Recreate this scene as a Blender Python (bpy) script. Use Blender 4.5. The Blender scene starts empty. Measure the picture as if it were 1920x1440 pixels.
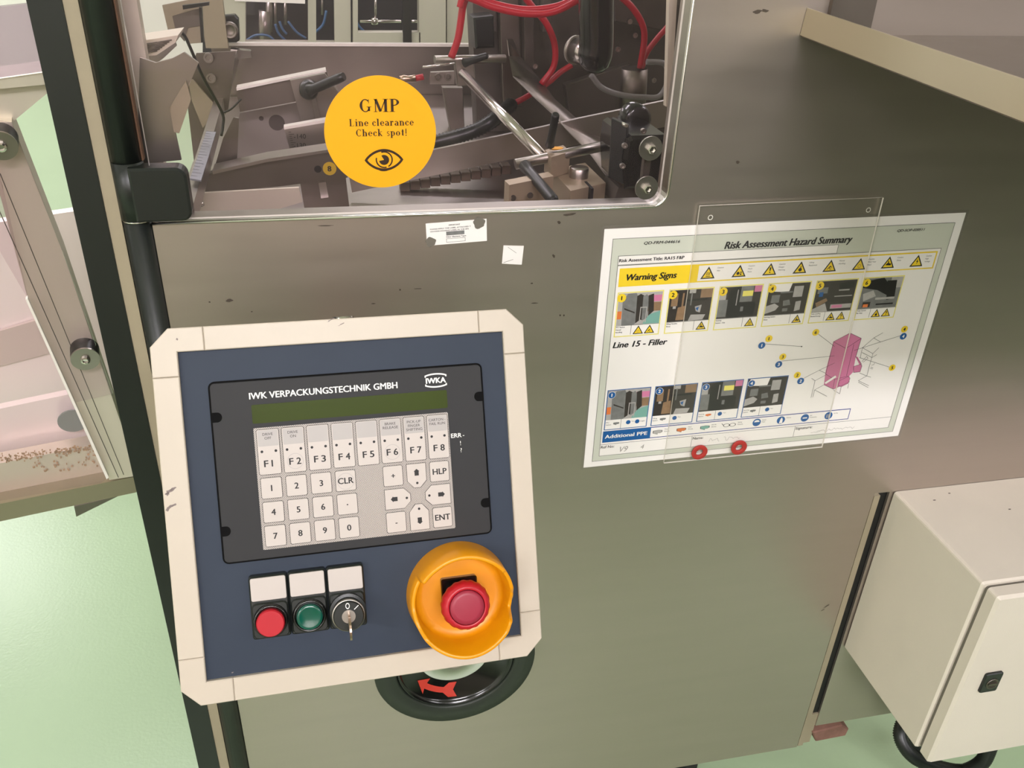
import bpy, bmesh, math, random
from mathutils import Vector, Matrix
random.seed(7)
S = bpy.context.scene
COL = S.collection
Z0 = 1.05                      # height of the drawing origin above the floor
FPX = 1619.84                  # focal length in pixels of a 1920 wide frame
R0 = Vector((0.9774, -0.2082, 0.0367)); R1 = Vector((-0.0731, -0.4959, -0.8653)); R2 = Vector((0.1984, 0.8430, -0.5000))
CAM = Vector((-0.27758, -0.79931, 0.29939 + Z0))

# ------------------------------------------------------------------ camera, world, lights, exposure
cd = bpy.data.cameras.new('camera'); cam = bpy.data.objects.new('camera', cd); COL.objects.link(cam)
r0 = R0.normalized(); r2 = (R2 - R2.dot(r0)*r0).normalized(); r1 = r2.cross(r0)
cam.matrix_world = Matrix(((r0.x, -r1.x, -r2.x, CAM.x), (r0.y, -r1.y, -r2.y, CAM.y), (r0.z, -r1.z, -r2.z, CAM.z), (0, 0, 0, 1)))
cd.sensor_width = 36; cd.lens = FPX/1920*36; cd.clip_start = .02
S.camera = cam
S.view_settings.view_transform = 'Standard'; S.view_settings.look = 'None'
S.view_settings.exposure = -0.42; S.view_settings.gamma = 1; S.view_settings.use_curve_mapping = False
W = bpy.data.worlds.new('room_air'); S.world = W; W.use_nodes = True
W.node_tree.nodes['Background'].inputs[0].default_value = (1, .97, .92, 1)
W.node_tree.nodes['Background'].inputs[1].default_value = .25
def lamp(x, y, sx, sy, power):
    l = bpy.data.lights.new('ceiling_lamp', 'AREA'); l.shape = 'RECTANGLE'; l.size = sx; l.size_y = sy; l.energy = power
    l.color = (.98, .935, 1.0)
    o = bpy.data.objects.new('ceiling_lamp', l); COL.objects.link(o); o.location = (x, y, 3.13)
for x, y, p in ((-3.0, -3.2, 135), (-.2, -3.2, 205), (3.0, -3.2, 80), (-2.6, .3, 20), (-1.2, 1.9, 55), (2.6, .6, 45), (-3.2, 4.8, 120), (.6, 3.4, 60), (3.2, 3.4, 40)):
    lamp(x, y, 1.5, .5, p)

# ------------------------------------------------------------------ helpers
def ray(px, py):
    return (r0*((px-960)/FPX) + r1*((py-720)/FPX) + r2)
def onp(px, py, n, p):
    d = ray(px, py); n = Vector(n); return CAM + d*((Vector(p)-CAM).dot(n)/d.dot(n))
def at(px, py, Y=0.0): return onp(px, py, (0, 1, 0), (0, Y, 0))
def atz(px, py, z): return onp(px, py, (0, 0, 1), (0, 0, z+Z0))
def P(x, y, z): return Vector((x, y, z+Z0))
I4 = Matrix.Identity(4)
WM = {}
def frame(o, ux, uy, uz):
    ux, uy, uz = Vector(ux), Vector(uy), Vector(uz)
    return Matrix(((ux.x, uy.x, uz.x, o[0]), (ux.y, uy.y, uz.y, o[1]), (ux.z, uy.z, uz.z, o[2]), (0, 0, 0, 1)))
def loc(fr, px, py, w=0.0):
    i = fr.inverted(); c = i @ CAM; d = (i.to_3x3() @ ray(px, py)); t = (w-c.z)/d.z; return (c.x+d.x*t, c.y+d.y*t)

def lin(c):
    return tuple(((v/255)/12.92 if v/255 <= .04045 else ((v/255+.055)/1.055)**2.4) for v in c)
def mat(name, rgb, rough=.5, metal=0., var=0., vscale=8., stretch=(1, 1, 1), bump=0., bscale=200., spec=.5, coat=0., emit=0., alpha=1., rvar=0., aniso=0.):
    m = bpy.data.materials.new(name); m.use_nodes = True; nt = m.node_tree; b = nt.nodes['Principled BSDF']
    c = lin(rgb); b.inputs['Base Color'].default_value = (*c, 1); b.inputs['Roughness'].default_value = rough
    b.inputs['Metallic'].default_value = metal; b.inputs['Specular IOR Level'].default_value = spec; b.inputs['Coat Weight'].default_value = coat
    b.inputs['Coat Roughness'].default_value = .12
    if aniso: b.inputs['Anisotropic'].default_value = aniso
    if emit: b.inputs['Emission Color'].default_value = (*c, 1); b.inputs['Emission Strength'].default_value = emit
    if alpha < 1: b.inputs['Alpha'].default_value = alpha
    N = nt.nodes.new; L = nt.links.new
    if var or bump or rvar:
        tc = N('ShaderNodeTexCoord'); mp = N('ShaderNodeMapping'); mp.inputs['Scale'].default_value = stretch; L(tc.outputs['Object'], mp.inputs[0])
    if var or rvar:
        n = N('ShaderNodeTexNoise'); n.inputs['Scale'].default_value = vscale; n.inputs['Detail'].default_value = 5; L(mp.outputs[0], n.inputs[0])
        if var:
            mx = N('ShaderNodeMix'); mx.data_type = 'RGBA'; L(n.outputs[0], mx.inputs[0])
            mx.inputs[6].default_value = (*[v*(1-var) for v in c], 1); mx.inputs[7].default_value = (*[min(1, v*(1+var)) for v in c], 1); L(mx.outputs[2], b.inputs['Base Color'])
        if rvar:
            mr = N('ShaderNodeMapRange'); L(n.outputs[0], mr.inputs[0]); mr.inputs[3].default_value = rough-rvar; mr.inputs[4].default_value = rough+rvar; L(mr.outputs[0], b.inputs['Roughness'])
    if bump:
        n2 = N('ShaderNodeTexNoise'); n2.inputs['Scale'].default_value = bscale; L(mp.outputs[0], n2.inputs[0])
        bp = N('ShaderNodeBump'); bp.inputs['Strength'].default_value = bump; bp.inputs['Distance'].default_value = .001; L(n2.outputs[0], bp.inputs['Height']); L(bp.outputs[0], b.inputs['Normal'])
    return m
def clear(name, tint=(250, 248, 250), haze=.04, hazec=(210, 205, 200), rough=.03, refl=1.0):
    m = bpy.data.materials.new(name); m.use_nodes = True; nt = m.node_tree; nt.nodes.clear(); N = nt.nodes.new; L = nt.links.new
    t = N('ShaderNodeBsdfTransparent'); t.inputs[0].default_value = (*lin(tint), 1)
    d = N('ShaderNodeBsdfDiffuse'); d.inputs[0].default_value = (*lin(hazec), 1)
    g = N('ShaderNodeBsdfGlossy'); g.inputs['Roughness'].default_value = rough
    f = N('ShaderNodeFresnel'); f.inputs[0].default_value = 1.5
    q = N('ShaderNodeMath'); q.operation = 'MULTIPLY'; q.inputs[1].default_value = refl; L(f.outputs[0], q.inputs[0]); ge = N('ShaderNodeNewGeometry'); bk = N('ShaderNodeMath'); bk.operation = 'SUBTRACT'; bk.inputs[0].default_value = 1; L(ge.outputs['Backfacing'], bk.inputs[1]); q2 = N('ShaderNodeMath'); q2.operation = 'MULTIPLY'; L(q.outputs[0], q2.inputs[0]); L(bk.outputs[0], q2.inputs[1]); q = q2
    a = N('ShaderNodeMixShader'); a.inputs[0].default_value = haze; L(t.outputs[0], a.inputs[1]); L(d.outputs[0], a.inputs[2])
    b = N('ShaderNodeMixShader'); L(q.outputs[0], b.inputs[0]); L(a.outputs[0], b.inputs[1]); L(g.outputs[0], b.inputs[2])
    o = N('ShaderNodeOutputMaterial'); L(b.outputs[0], o.inputs[0]); return m

def offset(poly, d):
    n = len(poly); A = sum(poly[i][0]*poly[(i+1) % n][1]-poly[(i+1) % n][0]*poly[i][1] for i in range(n)); s = 1 if A > 0 else -1
    out = []
    for i in range(n):
        a, b, c = Vector(poly[i-1]), Vector(poly[i]), Vector(poly[(i+1) % n])
        e1 = (b-a).normalized(); e2 = (c-b).normalized(); n1 = Vector((-e1.y, e1.x))*s; n2 = Vector((-e2.y, e2.x))*s
        m = n1+n2; k = m.dot(n1)
        if k < .2: k = .2
        out.append(tuple(b + m*(d/k)))
    return out
def rrect(x0, y0, x1, y1, r, n=4):
    if x0 > x1: x0, x1 = x1, x0
    if y0 > y1: y0, y1 = y1, y0
    pts = []
    for cx, cy, a in ((x1-r, y1-r, 0), (x0+r, y1-r, 90), (x0+r, y0+r, 180), (x1-r, y0+r, 270)):
        for i in range(n+1): t = math.radians(a+90*i/n); pts.append((cx+r*math.cos(t), cy+r*math.sin(t)))
    return pts
def circ(cx, cy, r, n=24, ry=None): return [(cx+r*math.cos(2*math.pi*i/n), cy+(ry or r)*math.sin(2*math.pi*i/n)) for i in range(n)]
def smooth_path(pts, k=5):
    pts = [Vector(p) for p in pts]; q = [pts[0]*2-pts[1]]+pts+[pts[-1]*2-pts[-2]]; out = []
    for i in range(1, len(q)-2):
        for j in range(k):
            t = j/k; a, b, c, d = q[i-1], q[i], q[i+1], q[i+2]
            out.append(.5*((2*b)+(c-a)*t+(2*a-5*b+4*c-d)*t*t+(3*b-a-3*c+d)*t**3))
    return out+[pts[-1]]
TX = {}
def glyphs(s, bold=0., italic=0.):
    k = (s, bold, italic)
    if k not in TX:
        cu = bpy.data.curves.new('t', 'FONT'); cu.body = s; cu.offset = bold; cu.shear = italic; cu.resolution_u = 3; cu.fill_mode = 'FRONT'
        ob = bpy.data.objects.new('t', cu); me = bpy.data.meshes.new_from_object(ob)
        vs = [(v.co.x, v.co.y) for v in me.vertices]; fs = [tuple(p.vertices) for p in me.polygons]
        bpy.data.objects.remove(ob); bpy.data.curves.remove(cu); bpy.data.meshes.remove(me)
        xs = [v[0] for v in vs] or [0, 1]
        TX[k] = (vs, fs, min(xs), max(xs))
    return TX[k]
_c = glyphs('H'); CAPH = max(v[1] for v in _c[0])

class MB:
    def __init__(s, M=None): s.v = []; s.f = []; s.m = []; s.M = M or I4; s.sm = []
    def pt(s, p): s.v.append(s.M @ Vector(p)); return len(s.v)-1
    def face(s, idx, mi=0, smooth=False): s.f.append(tuple(idx)); s.m.append(mi); s.sm.append(smooth)
    def box(s, x, y, z, mi=0, b=0.):
        if b: return s.prism(rrect(x[0], y[0], x[1], y[1], b, 2), z[0], z[1], mi, b)
        i = [s.pt((a, c, d)) for d in z for c in y for a in x]
        for q in ((0, 2, 3, 1), (4, 5, 7, 6), (0, 1, 5, 4), (2, 6, 7, 3), (0, 4, 6, 2), (1, 3, 7, 5)): s.face([i[k] for k in q], mi)
        return s
    def prism(s, poly, z0, z1, mi=0, b=0., smooth=False, side=None):
        n = len(poly); side = mi if side is None else side
        A = sum(poly[i][0]*poly[(i+1) % n][1]-poly[(i+1) % n][0]*poly[i][1] for i in range(n))
        if A < 0: poly = poly[::-1]
        rings = [(poly, z0), (poly, z1-b)] + ([(offset(poly, b), z1)] if b else [])
        I = [[s.pt((x, y, z)) for x, y in pl] for pl, z in rings]
        s.face(I[0][::-1], mi); s.face(I[-1], mi)
        for a, c in zip(I, I[1:]):
            for k in range(n): s.face((a[k], a[(k+1) % n], c[(k+1) % n], c[k]), side, smooth)
        return s
    def flat(s, poly, z, mi=0):
        n = len(poly); A = sum(poly[i][0]*poly[(i+1) % n][1]-poly[(i+1) % n][0]*poly[i][1] for i in range(n))
        if A < 0: poly = poly[::-1]
        s.face([s.pt((x, y, z)) for x, y in poly], mi); return s
    def rect(s, x0, y0, x1, y1, z, mi=0): return s.flat([(x0, y0), (x1, y0), (x1, y1), (x0, y1)], z, mi)
    def line(s, a, b, w, z, mi=0):
        a, b = Vector(a), Vector(b); d = (b-a)
        if d.length < 1e-9: return s
        d.normalize(); n = Vector((-d.y, d.x))*w/2
        return s.flat([tuple(a-n), tuple(b-n), tuple(b+n), tuple(a+n)], z, mi)
    def outline(s, x0, y0, x1, y1, w, z, mi=0):
        h = w/2
        for a, b in (((x0-h, y0), (x1+h, y0)), ((x0-h, y1), (x1+h, y1)), ((x0, y0), (x0, y1)), ((x1, y0), (x1, y1))): s.line(a, b, w, z, mi)
        return s
    def ring(s, cx, cy, ro, ri, z, mi=0, a0=0, a1=360, n=28, sy=1.):
        k = max(3, int(n*(a1-a0)/360)); I = []
        for j in range(k+1):
            t = math.radians(a0+(a1-a0)*j/k); I.append((s.pt((cx+ro*math.cos(t), cy+ro*sy*math.sin(t), z)), s.pt((cx+ri*math.cos(t), cy+ri*sy*math.sin(t), z))))
        for a, b in zip(I, I[1:]): s.face((a[1], a[0], b[0], b[1]), mi)
        return s
    def text(s, t, x, y, h, w=None, z=0., mi=0, bold=0., italic=0., align='L', rot=0.):
        vs, fs, a, b = glyphs(t, 0., italic); ky = h/CAPH
        if bold:
            for kk, (dx, dy) in enumerate(((-1, 0), (1, 0), (0, .6), (0, -.6))): s.text(t, x+dx*bold*ky*2.2, y+dy*bold*ky*1.6, h, w, z+.00002*(kk+1), mi, 0., italic, align, rot)
        kx = (w/(b-a)) if w else ky; W = (b-a)*kx
        ox = {'L': 0, 'C': -W/2, 'R': -W}[align]; cr, sr = math.cos(rot), math.sin(rot)
        I = []
        for vx, vy in vs:
            px, py = (vx-a)*kx+ox, vy*ky; I.append(s.pt((x+px*cr-py*sr, y+px*sr+py*cr, z)))
        for f in fs:
            p, q, r = (vs[f[0]], vs[f[1]], vs[f[2]]); A = (q[0]-p[0])*(r[1]-p[1])-(q[1]-p[1])*(r[0]-p[0])
            s.face([I[k] for k in (f if A > 0 else f[::-1])], mi)
        return s
    def tube(s, pts, r, n=10, mi=0, closed=False, caps=True, ry=None):
        pts = [Vector(p) for p in pts]; m = len(pts); R = r if callable(r) else (lambda i: r)
        prev = None; rings = []
        for i, p in enumerate(pts):
            d = (pts[(i+1) % m]-pts[i-1]) if (closed or 0 < i < m-1) else (pts[1]-pts[0] if i == 0 else pts[-1]-pts[-2]); d.normalize()
            if prev is None: u = d.orthogonal().normalized()
            else: u = (prev-prev.dot(d)*d).normalized()
            prev = u; v = d.cross(u); rr = R(i)
            rings.append([s.pt(p+(u*math.cos(2*math.pi*k/n)+v*math.sin(2*math.pi*k/n))*rr) for k in range(n)])
        rg = list(zip(rings, rings[1:]))+([(rings[-1], rings[0])] if closed else [])
        for a, b in rg:
            for k in range(n): s.face((a[k], a[(k+1) % n], b[(k+1) % n], b[k]), mi, True)
        if caps and not closed: s.face(rings[0][::-1], mi); s.face(rings[-1], mi)
        return s
    def lathe(s, prof, c=(0, 0), n=32, mi=0, scallop=None, smooth=True, mis=None):
        rings = []
        for j, (r, z) in enumerate(prof):
            if r < 1e-7: rings.append([s.pt((c[0], c[1], z))]*n); continue
            rings.append([s.pt((c[0]+(r*(scallop(j, k) if scallop else 1))*math.cos(2*math.pi*k/n), c[1]+(r*(scallop(j, k) if scallop else 1))*math.sin(2*math.pi*k/n), z)) for k in range(n)])
        for j, (a, b) in enumerate(zip(rings, rings[1:])):
            for k in range(n):
                q = []
                for i in (a[k], a[(k+1) % n], b[(k+1) % n], b[k]):
                    if i not in q: q.append(i)
                if len(q) > 2: s.face(q, mis[j] if mis else mi, smooth)
        return s
    def pslab(s, poly, pl, t, mi=0, side=None, b=0.):
        # a plate standing on a real plane: outline points on that plane, thickness t away from the camera
        n, p = pl; n = Vector(n).normalized()
        if (CAM-Vector(p)).dot(n) < 0: n = -n
        F = [onp(x, y, n, p) for x, y in poly]; c = sum(F, Vector())/len(F)
        u = (F[1]-F[0]).normalized(); v = n.cross(u); M = frame(c, u, v, n); i = M.inverted()
        old = s.M; s.M = old @ M
        s.prism([tuple((i @ q).xy) for q in F], -t, 0, mi, b=b, side=side); s.M = old
        return s
    def bar(s, a, b, w, h, mi=0, up=(0, 0, 1)):
        a, b = Vector(a), Vector(b); d = (b-a).normalized(); x = d.cross(Vector(up)).normalized(); y = x.cross(d)
        old = s.M; s.M = old @ frame(a, x, y, -d if False else x.cross(y)); L = (b-a).length; sg = 1 if x.cross(y).dot(d) > 0 else -1
        s.box((-w/2, w/2), (-h/2, h/2), (0, L) if sg > 0 else (-L, 0), mi); s.M = old; return s
    def build(s, name, mats, parent=None, local=False, label=None):
        if not isinstance(mats, (list, tuple)): mats = [mats]
        V = s.v
        if parent is None:
            xs = [v.x for v in V]; ys = [v.y for v in V]; zs = [v.z for v in V]
            o = Vector(((min(xs)+max(xs))/2, (min(ys)+max(ys))/2, min(zs))); Mi = Matrix.Translation(-o)
        else:
            Mi = I4 if local else WM[parent.name].inverted()
        me = bpy.data.meshes.new(name); me.from_pydata([tuple(Mi @ v) for v in V], [], s.f)
        for m in mats: me.materials.append(m)
        me.polygons.foreach_set('material_index', s.m); me.polygons.foreach_set('use_smooth', s.sm); me.update()
        ob = bpy.data.objects.new(name, me); COL.objects.link(ob)
        if parent is None: ob.location = o; WM[ob.name] = Matrix.Translation(o)
        else: ob.parent = parent; WM[ob.name] = WM[parent.name]
        if label: ob['label'] = label
        return ob
def tag(o, label=None, cat=None, group=None, kind=None):
    if label: o['label'] = label
    if cat: o['category'] = cat
    if group: o['group'] = group
    if kind: o['kind'] = kind
    return o
def thing(name, M, label, cat, group=None):
    o = bpy.data.objects.new(name, None); COL.objects.link(o); o.empty_display_size = .05
    if not isinstance(M, Matrix): M = Matrix.Translation(Vector(M))
    o.matrix_world = M; WM[o.name] = M.copy(); return tag(o, label, cat, group)
def FY(Y): return ((0, 1, 0), (0, Y, 0))

# ------------------------------------------------------------------ materials
steel_panel = mat('brushed_steel_panel', (184, 173, 164), .38, .9, var=.05, vscale=6, stretch=(1, 1, 9), bump=.05, bscale=500, rvar=.05)
steel = mat('satin_steel', (164, 158, 151), .34, 1., var=.12, vscale=20, rvar=.06)
steel_dark = mat('worn_steel', (122, 115, 107), .42, 1., var=.25, vscale=14, rvar=.1)
steel_br = mat('bright_steel', (215, 210, 205), .18, 1.)
alu = mat('anodised_aluminium', (218, 209, 192), .45, .5, var=.06)
beige = mat('beige_strip', (150, 139, 116), .55, 0, var=.08, vscale=30)
blackp = mat('black_plastic', (22, 26, 23), .38, 0, var=.15, vscale=30, bump=.05)
blackm = mat('black_matt', (18, 18, 17), .6)
blackg = mat('black_gloss', (10, 11, 10), .2, coat=.3)
cream = mat('cream_paint', (192, 181, 165), .42, 0, var=.03, vscale=25, bump=.05)
boxpaint = mat('grey_cream_powder_coat', (216, 207, 192), .5, 0, var=.04, vscale=14, bump=.12, bscale=900)
blue = mat('slate_blue_plate', (50, 58, 71), .55, 0, spec=.2, var=.08, vscale=22)
kpdark = mat('charcoal_foil', (48, 48, 49), .55, spec=.2, metal= 0, var=.04, vscale=30)
keyw = mat('key_white', (190, 181, 174), .42)
keyg = mat('key_slip_grey', (168, 162, 158), .42)
ink = mat('black_ink', (24, 22, 22), .6)
inkw = mat('white_ink', (235, 232, 226), .5)
lcd = mat('green_lcd', (50, 62, 4), .35, spec=.12, var=.12, vscale=8)
yel = mat('yellow_plastic', (222, 146, 4), .38, 0, var=.06, vscale=18)
yels = mat('yellow_sticker', (238, 168, 2), .5)
redp = mat('red_plastic', (176, 20, 36), .38)
redm = mat('red_mushroom_cap', (150, 38, 58), .45, var=.06, vscale=90)
greenp = mat('green_lens', (4, 78, 62), .15, coat=.5)
mintm = mat('polished_hub_plate', (215, 213, 210), .25, 1.)
redh = mat('red_hose', (176, 28, 44), .3)
redarrow = mat('red_arrow_sticker', (186, 52, 38), .5)
brass = mat('nickel_fitting', (190, 165, 145), .3, 1.)
clearp = clear('clear_polycarbonate', (250, 246, 248), .015, (190, 178, 176), .03, .9)
clearf = clear('clear_laminate', (252, 252, 252), .03, (220, 216, 208), .15, .6)
edgec = mat('polycarbonate_edge', (235, 228, 220), .25, 0, var=.1, vscale=40, coat=.4)
mint = mat('mint_floor_paint', (156, 178, 143), .30, 0, var=.06, vscale=2.5, bump=.25, bscale=160)
wallw = mat('white_wall_paint', (226, 224, 214), .7)
dark = mat('dark_greasy_metal', (86, 80, 73), .5, .35, var=.5, vscale=18, rvar=.15, bump=.3, bscale=60)
darker = mat('black_cavity', (20, 17, 16), .7)
dirt = mat('dried_dirt', (176, 146, 112), .9, 0, var=.3, vscale=60)
foam = mat('dirty_foam', (128, 92, 80), .9, 0, var=.4, vscale=60, bump=.6, bscale=300)
paper = mat('white_paper', (243, 238, 234), .55)
W_, K_, Y_, B_ = mat('print_white', (241, 236, 231), .55), mat('print_black', (22, 20, 20), .55), mat('print_yellow', (240, 206, 42), .55), mat('print_blue', (20, 88, 152), .55)
G_ = mat('print_pale_green', (204, 206, 192), .55); T_ = mat('print_grey', (118, 118, 116), .55, var=.35, vscale=140); D_ = mat('print_dark', (52, 46, 42), .55, var=.3, vscale=160)
O_ = mat('print_orange', (220, 120, 60), .55); A_ = mat('print_teal', (120, 168, 156), .55); M_ = mat('print_pink', (206, 122, 158), .55); L_ = mat('print_light_grey', (172, 168, 164), .55, var=.22, vscale=160)
DB = mat('print_navy_line', (30, 50, 140), .55); PY = mat('print_pale_yellow', (234, 222, 110), .55); PN = mat('pencil', (150, 144, 138), .6); BR = mat('print_brown', (140, 112, 84), .55, var=.3, vscale=200)
PR = [W_, K_, Y_, B_, G_, T_, D_, O_, A_, M_, L_, DB, PY, PN, BR]
iW, iK, iY, iB, iG, iT, iD, iO, iA, iM, iL, iN, iPY, iPN, iBR = range(15)

# ------------------------------------------------------------------ room
def struct(name, mb, m): return tag(mb.build(name, m), kind='structure')
struct('floor', MB().box((-5, 5), (-4, 6), (-.05, 0)), mint)
struct('ceiling', MB().box((-5, 5), (-4, 6), (3.2, 3.25)), wallw)
struct('wall_back', MB().box((-5, 5), (6, 6.05), (0, 3.2)), wallw)
struct('wall_front', MB().box((-5, 5), (-4.05, -4), (0, 3.2)), wallw)
struct('wall_left', MB().box((-5.05, -5), (-4, 6), (0, 3.2)), wallw)
struct('wall_right', MB().box((5, 5.05), (-4, 6), (0, 3.2)), wallw)

# unseen objects added behind the viewer to shape the reflections
bc = thing('dark_reflection_cabinet', (1.6, -1.9, 0), 'added dark grey cabinet behind the viewer that darkens the steel reflections', 'machine')  # added out of view to darken the right side of the panel's reflection
dk = mat('dark_grey_enamel', (74, 68, 62), .5)
MB().box((.25, 4.9), (-2.9, -2.15), (.12, 1.7), b=.01).build('added_cabinet_body', dk, bc)
MB().box((.3, 4.85), (-2.85, -2.2), (0, .12)).build('added_cabinet_plinth', blackm, bc)
wc = thing('pale_reflection_cabinet', (-1.0, -1.9, 0), 'added pinkish cream cabinet behind the viewer that lightens the steel reflections', 'cabinet')  # added out of view for a warm pale reflection on the panel's left
MB().box((-1.7, .1), (-2.4, -1.8), (.1, 1.3), b=.01).build('added_cabinet_body', mat('pinkish_cream_enamel', (232, 214, 204), .5), wc)
MB().box((-1.65, .05), (-2.35, -1.85), (0, .1)).build('added_cabinet_plinth', blackm, wc)

tag(MB().prism(rrect(-1.02, -1.795, -.47, -1.6, .02, 3), .745, .885).build('green_reflection_box', mat('lime_reflection_green', (176, 196, 40), .5)), 'added lime green box on the cream cabinet ledge that tints the door reflection', 'bin')  # unseen box added to put a green band in the door's reflection
MB().box((-1.7, .1), (-1.8, -1.55), (.70, .744)).build('green_box_ledge', bpy.data.materials['pinkish_cream_enamel'], wc)  # added only to carry the unseen green box

# ------------------------------------------------------------------ the machine
FP = frame((0, 0, Z0), (1, 0, 0), (0, 0, 1), (0, -1, 0))      # u = x, v = height, w = towards the viewer
mach = thing('filling_machine', (0, .45, 0), 'stainless steel filling machine with a clear hinged door over its works', 'machine')
wx = .0640
corner = [(wx-.016*(1-math.sin(math.radians(a))), .0375-.016*math.cos(math.radians(a))+.0005) for a in range(0, 91, 15)]
out = [(-.4304, -.903), (.414, -.903), (.414, -.3862), (1.1, -.3862), (1.1, .8), (wx+.001, .8)] + corner[::-1] + [(-.4304, .0222)]
MB(FP).prism(out, -.003, 0, 0).build('front_panel', steel_panel, mach)
rim = [P(x, -.0005, z) for x, z in [(wx+.001, .8)]+corner[::-1]+[(-.4304, .0222)]]
MB().tube(rim, .0016, 8).build('opening_rim', steel_br, mach, label='bright folded rim of the door opening')
m = MB(FP); m.prism([(wx+.001, .6)]+corner[::-1]+[(-.43, .0222), (-.43, .0192), (wx-.012, .0192), (wx+.0045, .034), (wx+.0045, .6)], -.03, -.003); m.build('opening_flange', steel, mach)
MB(FP).box((.4150, .4240), (-.901, -.391), (-.02, .0)).build('edge_strip', beige, mach)
MB(FP).box((.4241, .4420), (-.856, -.3862), (-.018, -.0070)).build('slot_back', blackm, mach)
MB(FP).box((.4256, .4385), (-.901, -.832), (-.02, -.004)).build('strip_foot', beige, mach)
MB(FP).box((.4385, 1.1), (-.859, -.3862), (-.006, -.002)).build('lower_panel', steel_panel, mach)
MB(FP).box((1.09, 1.1), (-.9, .8), (-1., -.0031)).build('side_panel', steel_panel, mach)
# back of the machine
MB().box((-.46, .62), (.98, .984), (.15, Z0+.021)).build('back_panel', steel_dark, mach, label='back inner panel of brown-grey steel')
MB().box((-.46, .16), (.975, .99), (Z0+.0212, Z0+.0262)).build('back_sill', edgec, mach)
MB().box((-.46, .1), (.0035, .975), (Z0-.075, Z0-.07)).build('machine_bed', steel, mach)
MB().tube([P(.265, .1, -1.05), P(.265, .1, -.9)], .016, 14).tube([P(.265, .1, -1.049), P(.265, .1, -1.02)], .035, 16).build('levelling_foot', blackp, mach)
MB().tube([P(-.3, .1, -1.05), P(-.3, .1, -.9)], .016, 14).tube([P(-.3, .1, -1.049), P(-.3, .1, -1.02)], .035, 16).build('levelling_foot', blackp, mach)
# left column
MB(FP).box((-.4930, -.4672), (-.93, 1.0), (-.05, .002), 0).build('black_cover_strip', blackp, mach)
MB(FP).prism(rrect(-.467, -.93, -.4555, 1.0, .001, 1), -.045, .001).build('cream_strip', beige, mach)
MB().tube([P(-.4430, .004, -.93), P(-.4430, .004, .0245)], .0128, 20).build('column_tube', blackp, mach)
MB().tube([P(-.4430, .004, .0245), P(-.4430, .004, .0265)], .0126, 20).build('hinge_washer', steel_br, mach)
MB().tube([P(-.4430, .004, .0265), P(-.4430, .004, .0785)], .0136, 20).build('hinge_knuckle', blackp, mach)
MB().tube([P(-.4430, .004, .0785), P(-.4430, .004, 1.)], .0132, 20).build('hinge_tube', blackp, mach)
m = MB(FP); lf = [(-.4400, .0285)]+[(-.4015+.009*math.cos(math.radians(t)), .0375+.009*math.sin(math.radians(t))) for t in range(-90, 1, 18)]+[(-.4015+.009*math.cos(math.radians(t)), .0675+.009*math.sin(math.radians(t))) for t in range(0, 91, 18)]+[(-.4400, .0765)]; m.prism(lf, -.002, .016, b=.002); m.build('hinge_leaf', blackp, mach)
MB(FP).box((-.4300, -.4286), (.0785, 1.), (-.012, -.003)).build('brown_seal', mat('brown_seal', (96, 66, 44), .6), mach)
MB(FP).box((at(214, 0, .055).x, at(256, 0, .055).x), (.024, 1.), (-.07, -.055)).build('inner_post', alu, mach)
xa, xb = at(374, 0, .93).x, at(417, 0, .93).x; MB(FP).box((xa, xb), (.024, 1.), (-.95, -.93)).build('inner_post', beige, mach)
# door
dr = MB(FP); px1 = at(1249, 274, -.006).x
dc = [(px1-.012*(1-math.sin(math.radians(a))), .0395-.012*math.cos(math.radians(a))) for a in range(0, 91, 15)]
pane = [(px1, .62)]+dc[::-1]+[(-.4230, .0275), (-.4230, .62)]
dr.prism(pane, .003, .0075, 0, side=1); dr.build('door_pane', [clearp, edgec], mach, label='clear door pane with bright cut edges')
for i, (x, y) in enumerate(((1221, 279), (1213, 353))):
    u, v = loc(FP, x, y, .010)
    m = MB(FP); m.lathe([(0, .0078), (.0118, .0078), (.0118, .0095), (0, .0095)], (u, v), 28, smooth=False); b = m.build('screw_washer', steel, mach)
    m = MB(FP); m.lathe([(.0046, .0095), (.0046, .014), (.0036, .0152), (.0025, .0152), (.0025, .013), (0, .013)], (u, v), 6, smooth=False); m.build('cap_screw', steel_br, b)
u, v = loc(FP, 1217, 316, .009); MB(FP).box((u-.0035, u+.0035), (v-.012, v+.012), (-.004, .0028)).build('handle_bar', steel_dark, mach)

# dirt marks worn into the panel paint
m = MB(FP)
for x, y, w, h, a in ((430, 563, 12, 5, 0), (393, 566, 3, 3, 0), (472, 584, 3, 2, 0), (750, 543, 3, 3, 0), (784, 541, 14, 1.5, 0), (1038, 480, 4, 6, .5), (997, 531, 5, 2, 0), (1002, 568, 14, 1.6, 0), (1050, 591, 3, 5, 0), (1057, 591, 3, 5, 0), (1420, 22, 16, 5, .15), (1434, 20, 12, 5, 0), (1383, 304, 7, 5, 0), (1068, 402, 22, 5, .1), (1048, 417, 6, 4, -.6), (700, 569, 8, 1.4, 0), (1550, 1136, 14, 2, .7), (1542, 1144, 10, 1.5, .5), (610, 423, 26, 1.5, 0), (720, 405, 3, 3, 0)):
    u, v = loc(FP, x, y); k = .00056
    m.flat([(u+w*k*(.5+.12*math.sin(3*t+x))*math.cos(t)-h*k*.5*math.sin(t)*math.sin(a), v+h*k*(.5+.15*math.cos(2*t+y))*math.sin(t)+w*k*.5*math.cos(t)*math.sin(a)) for t in [i*math.pi/6 for i in range(12)]], .0004)
tag(m.build('panel_scuffs', mat('grime', (70, 60, 50), .7), mach), kind='stuff')

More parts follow.
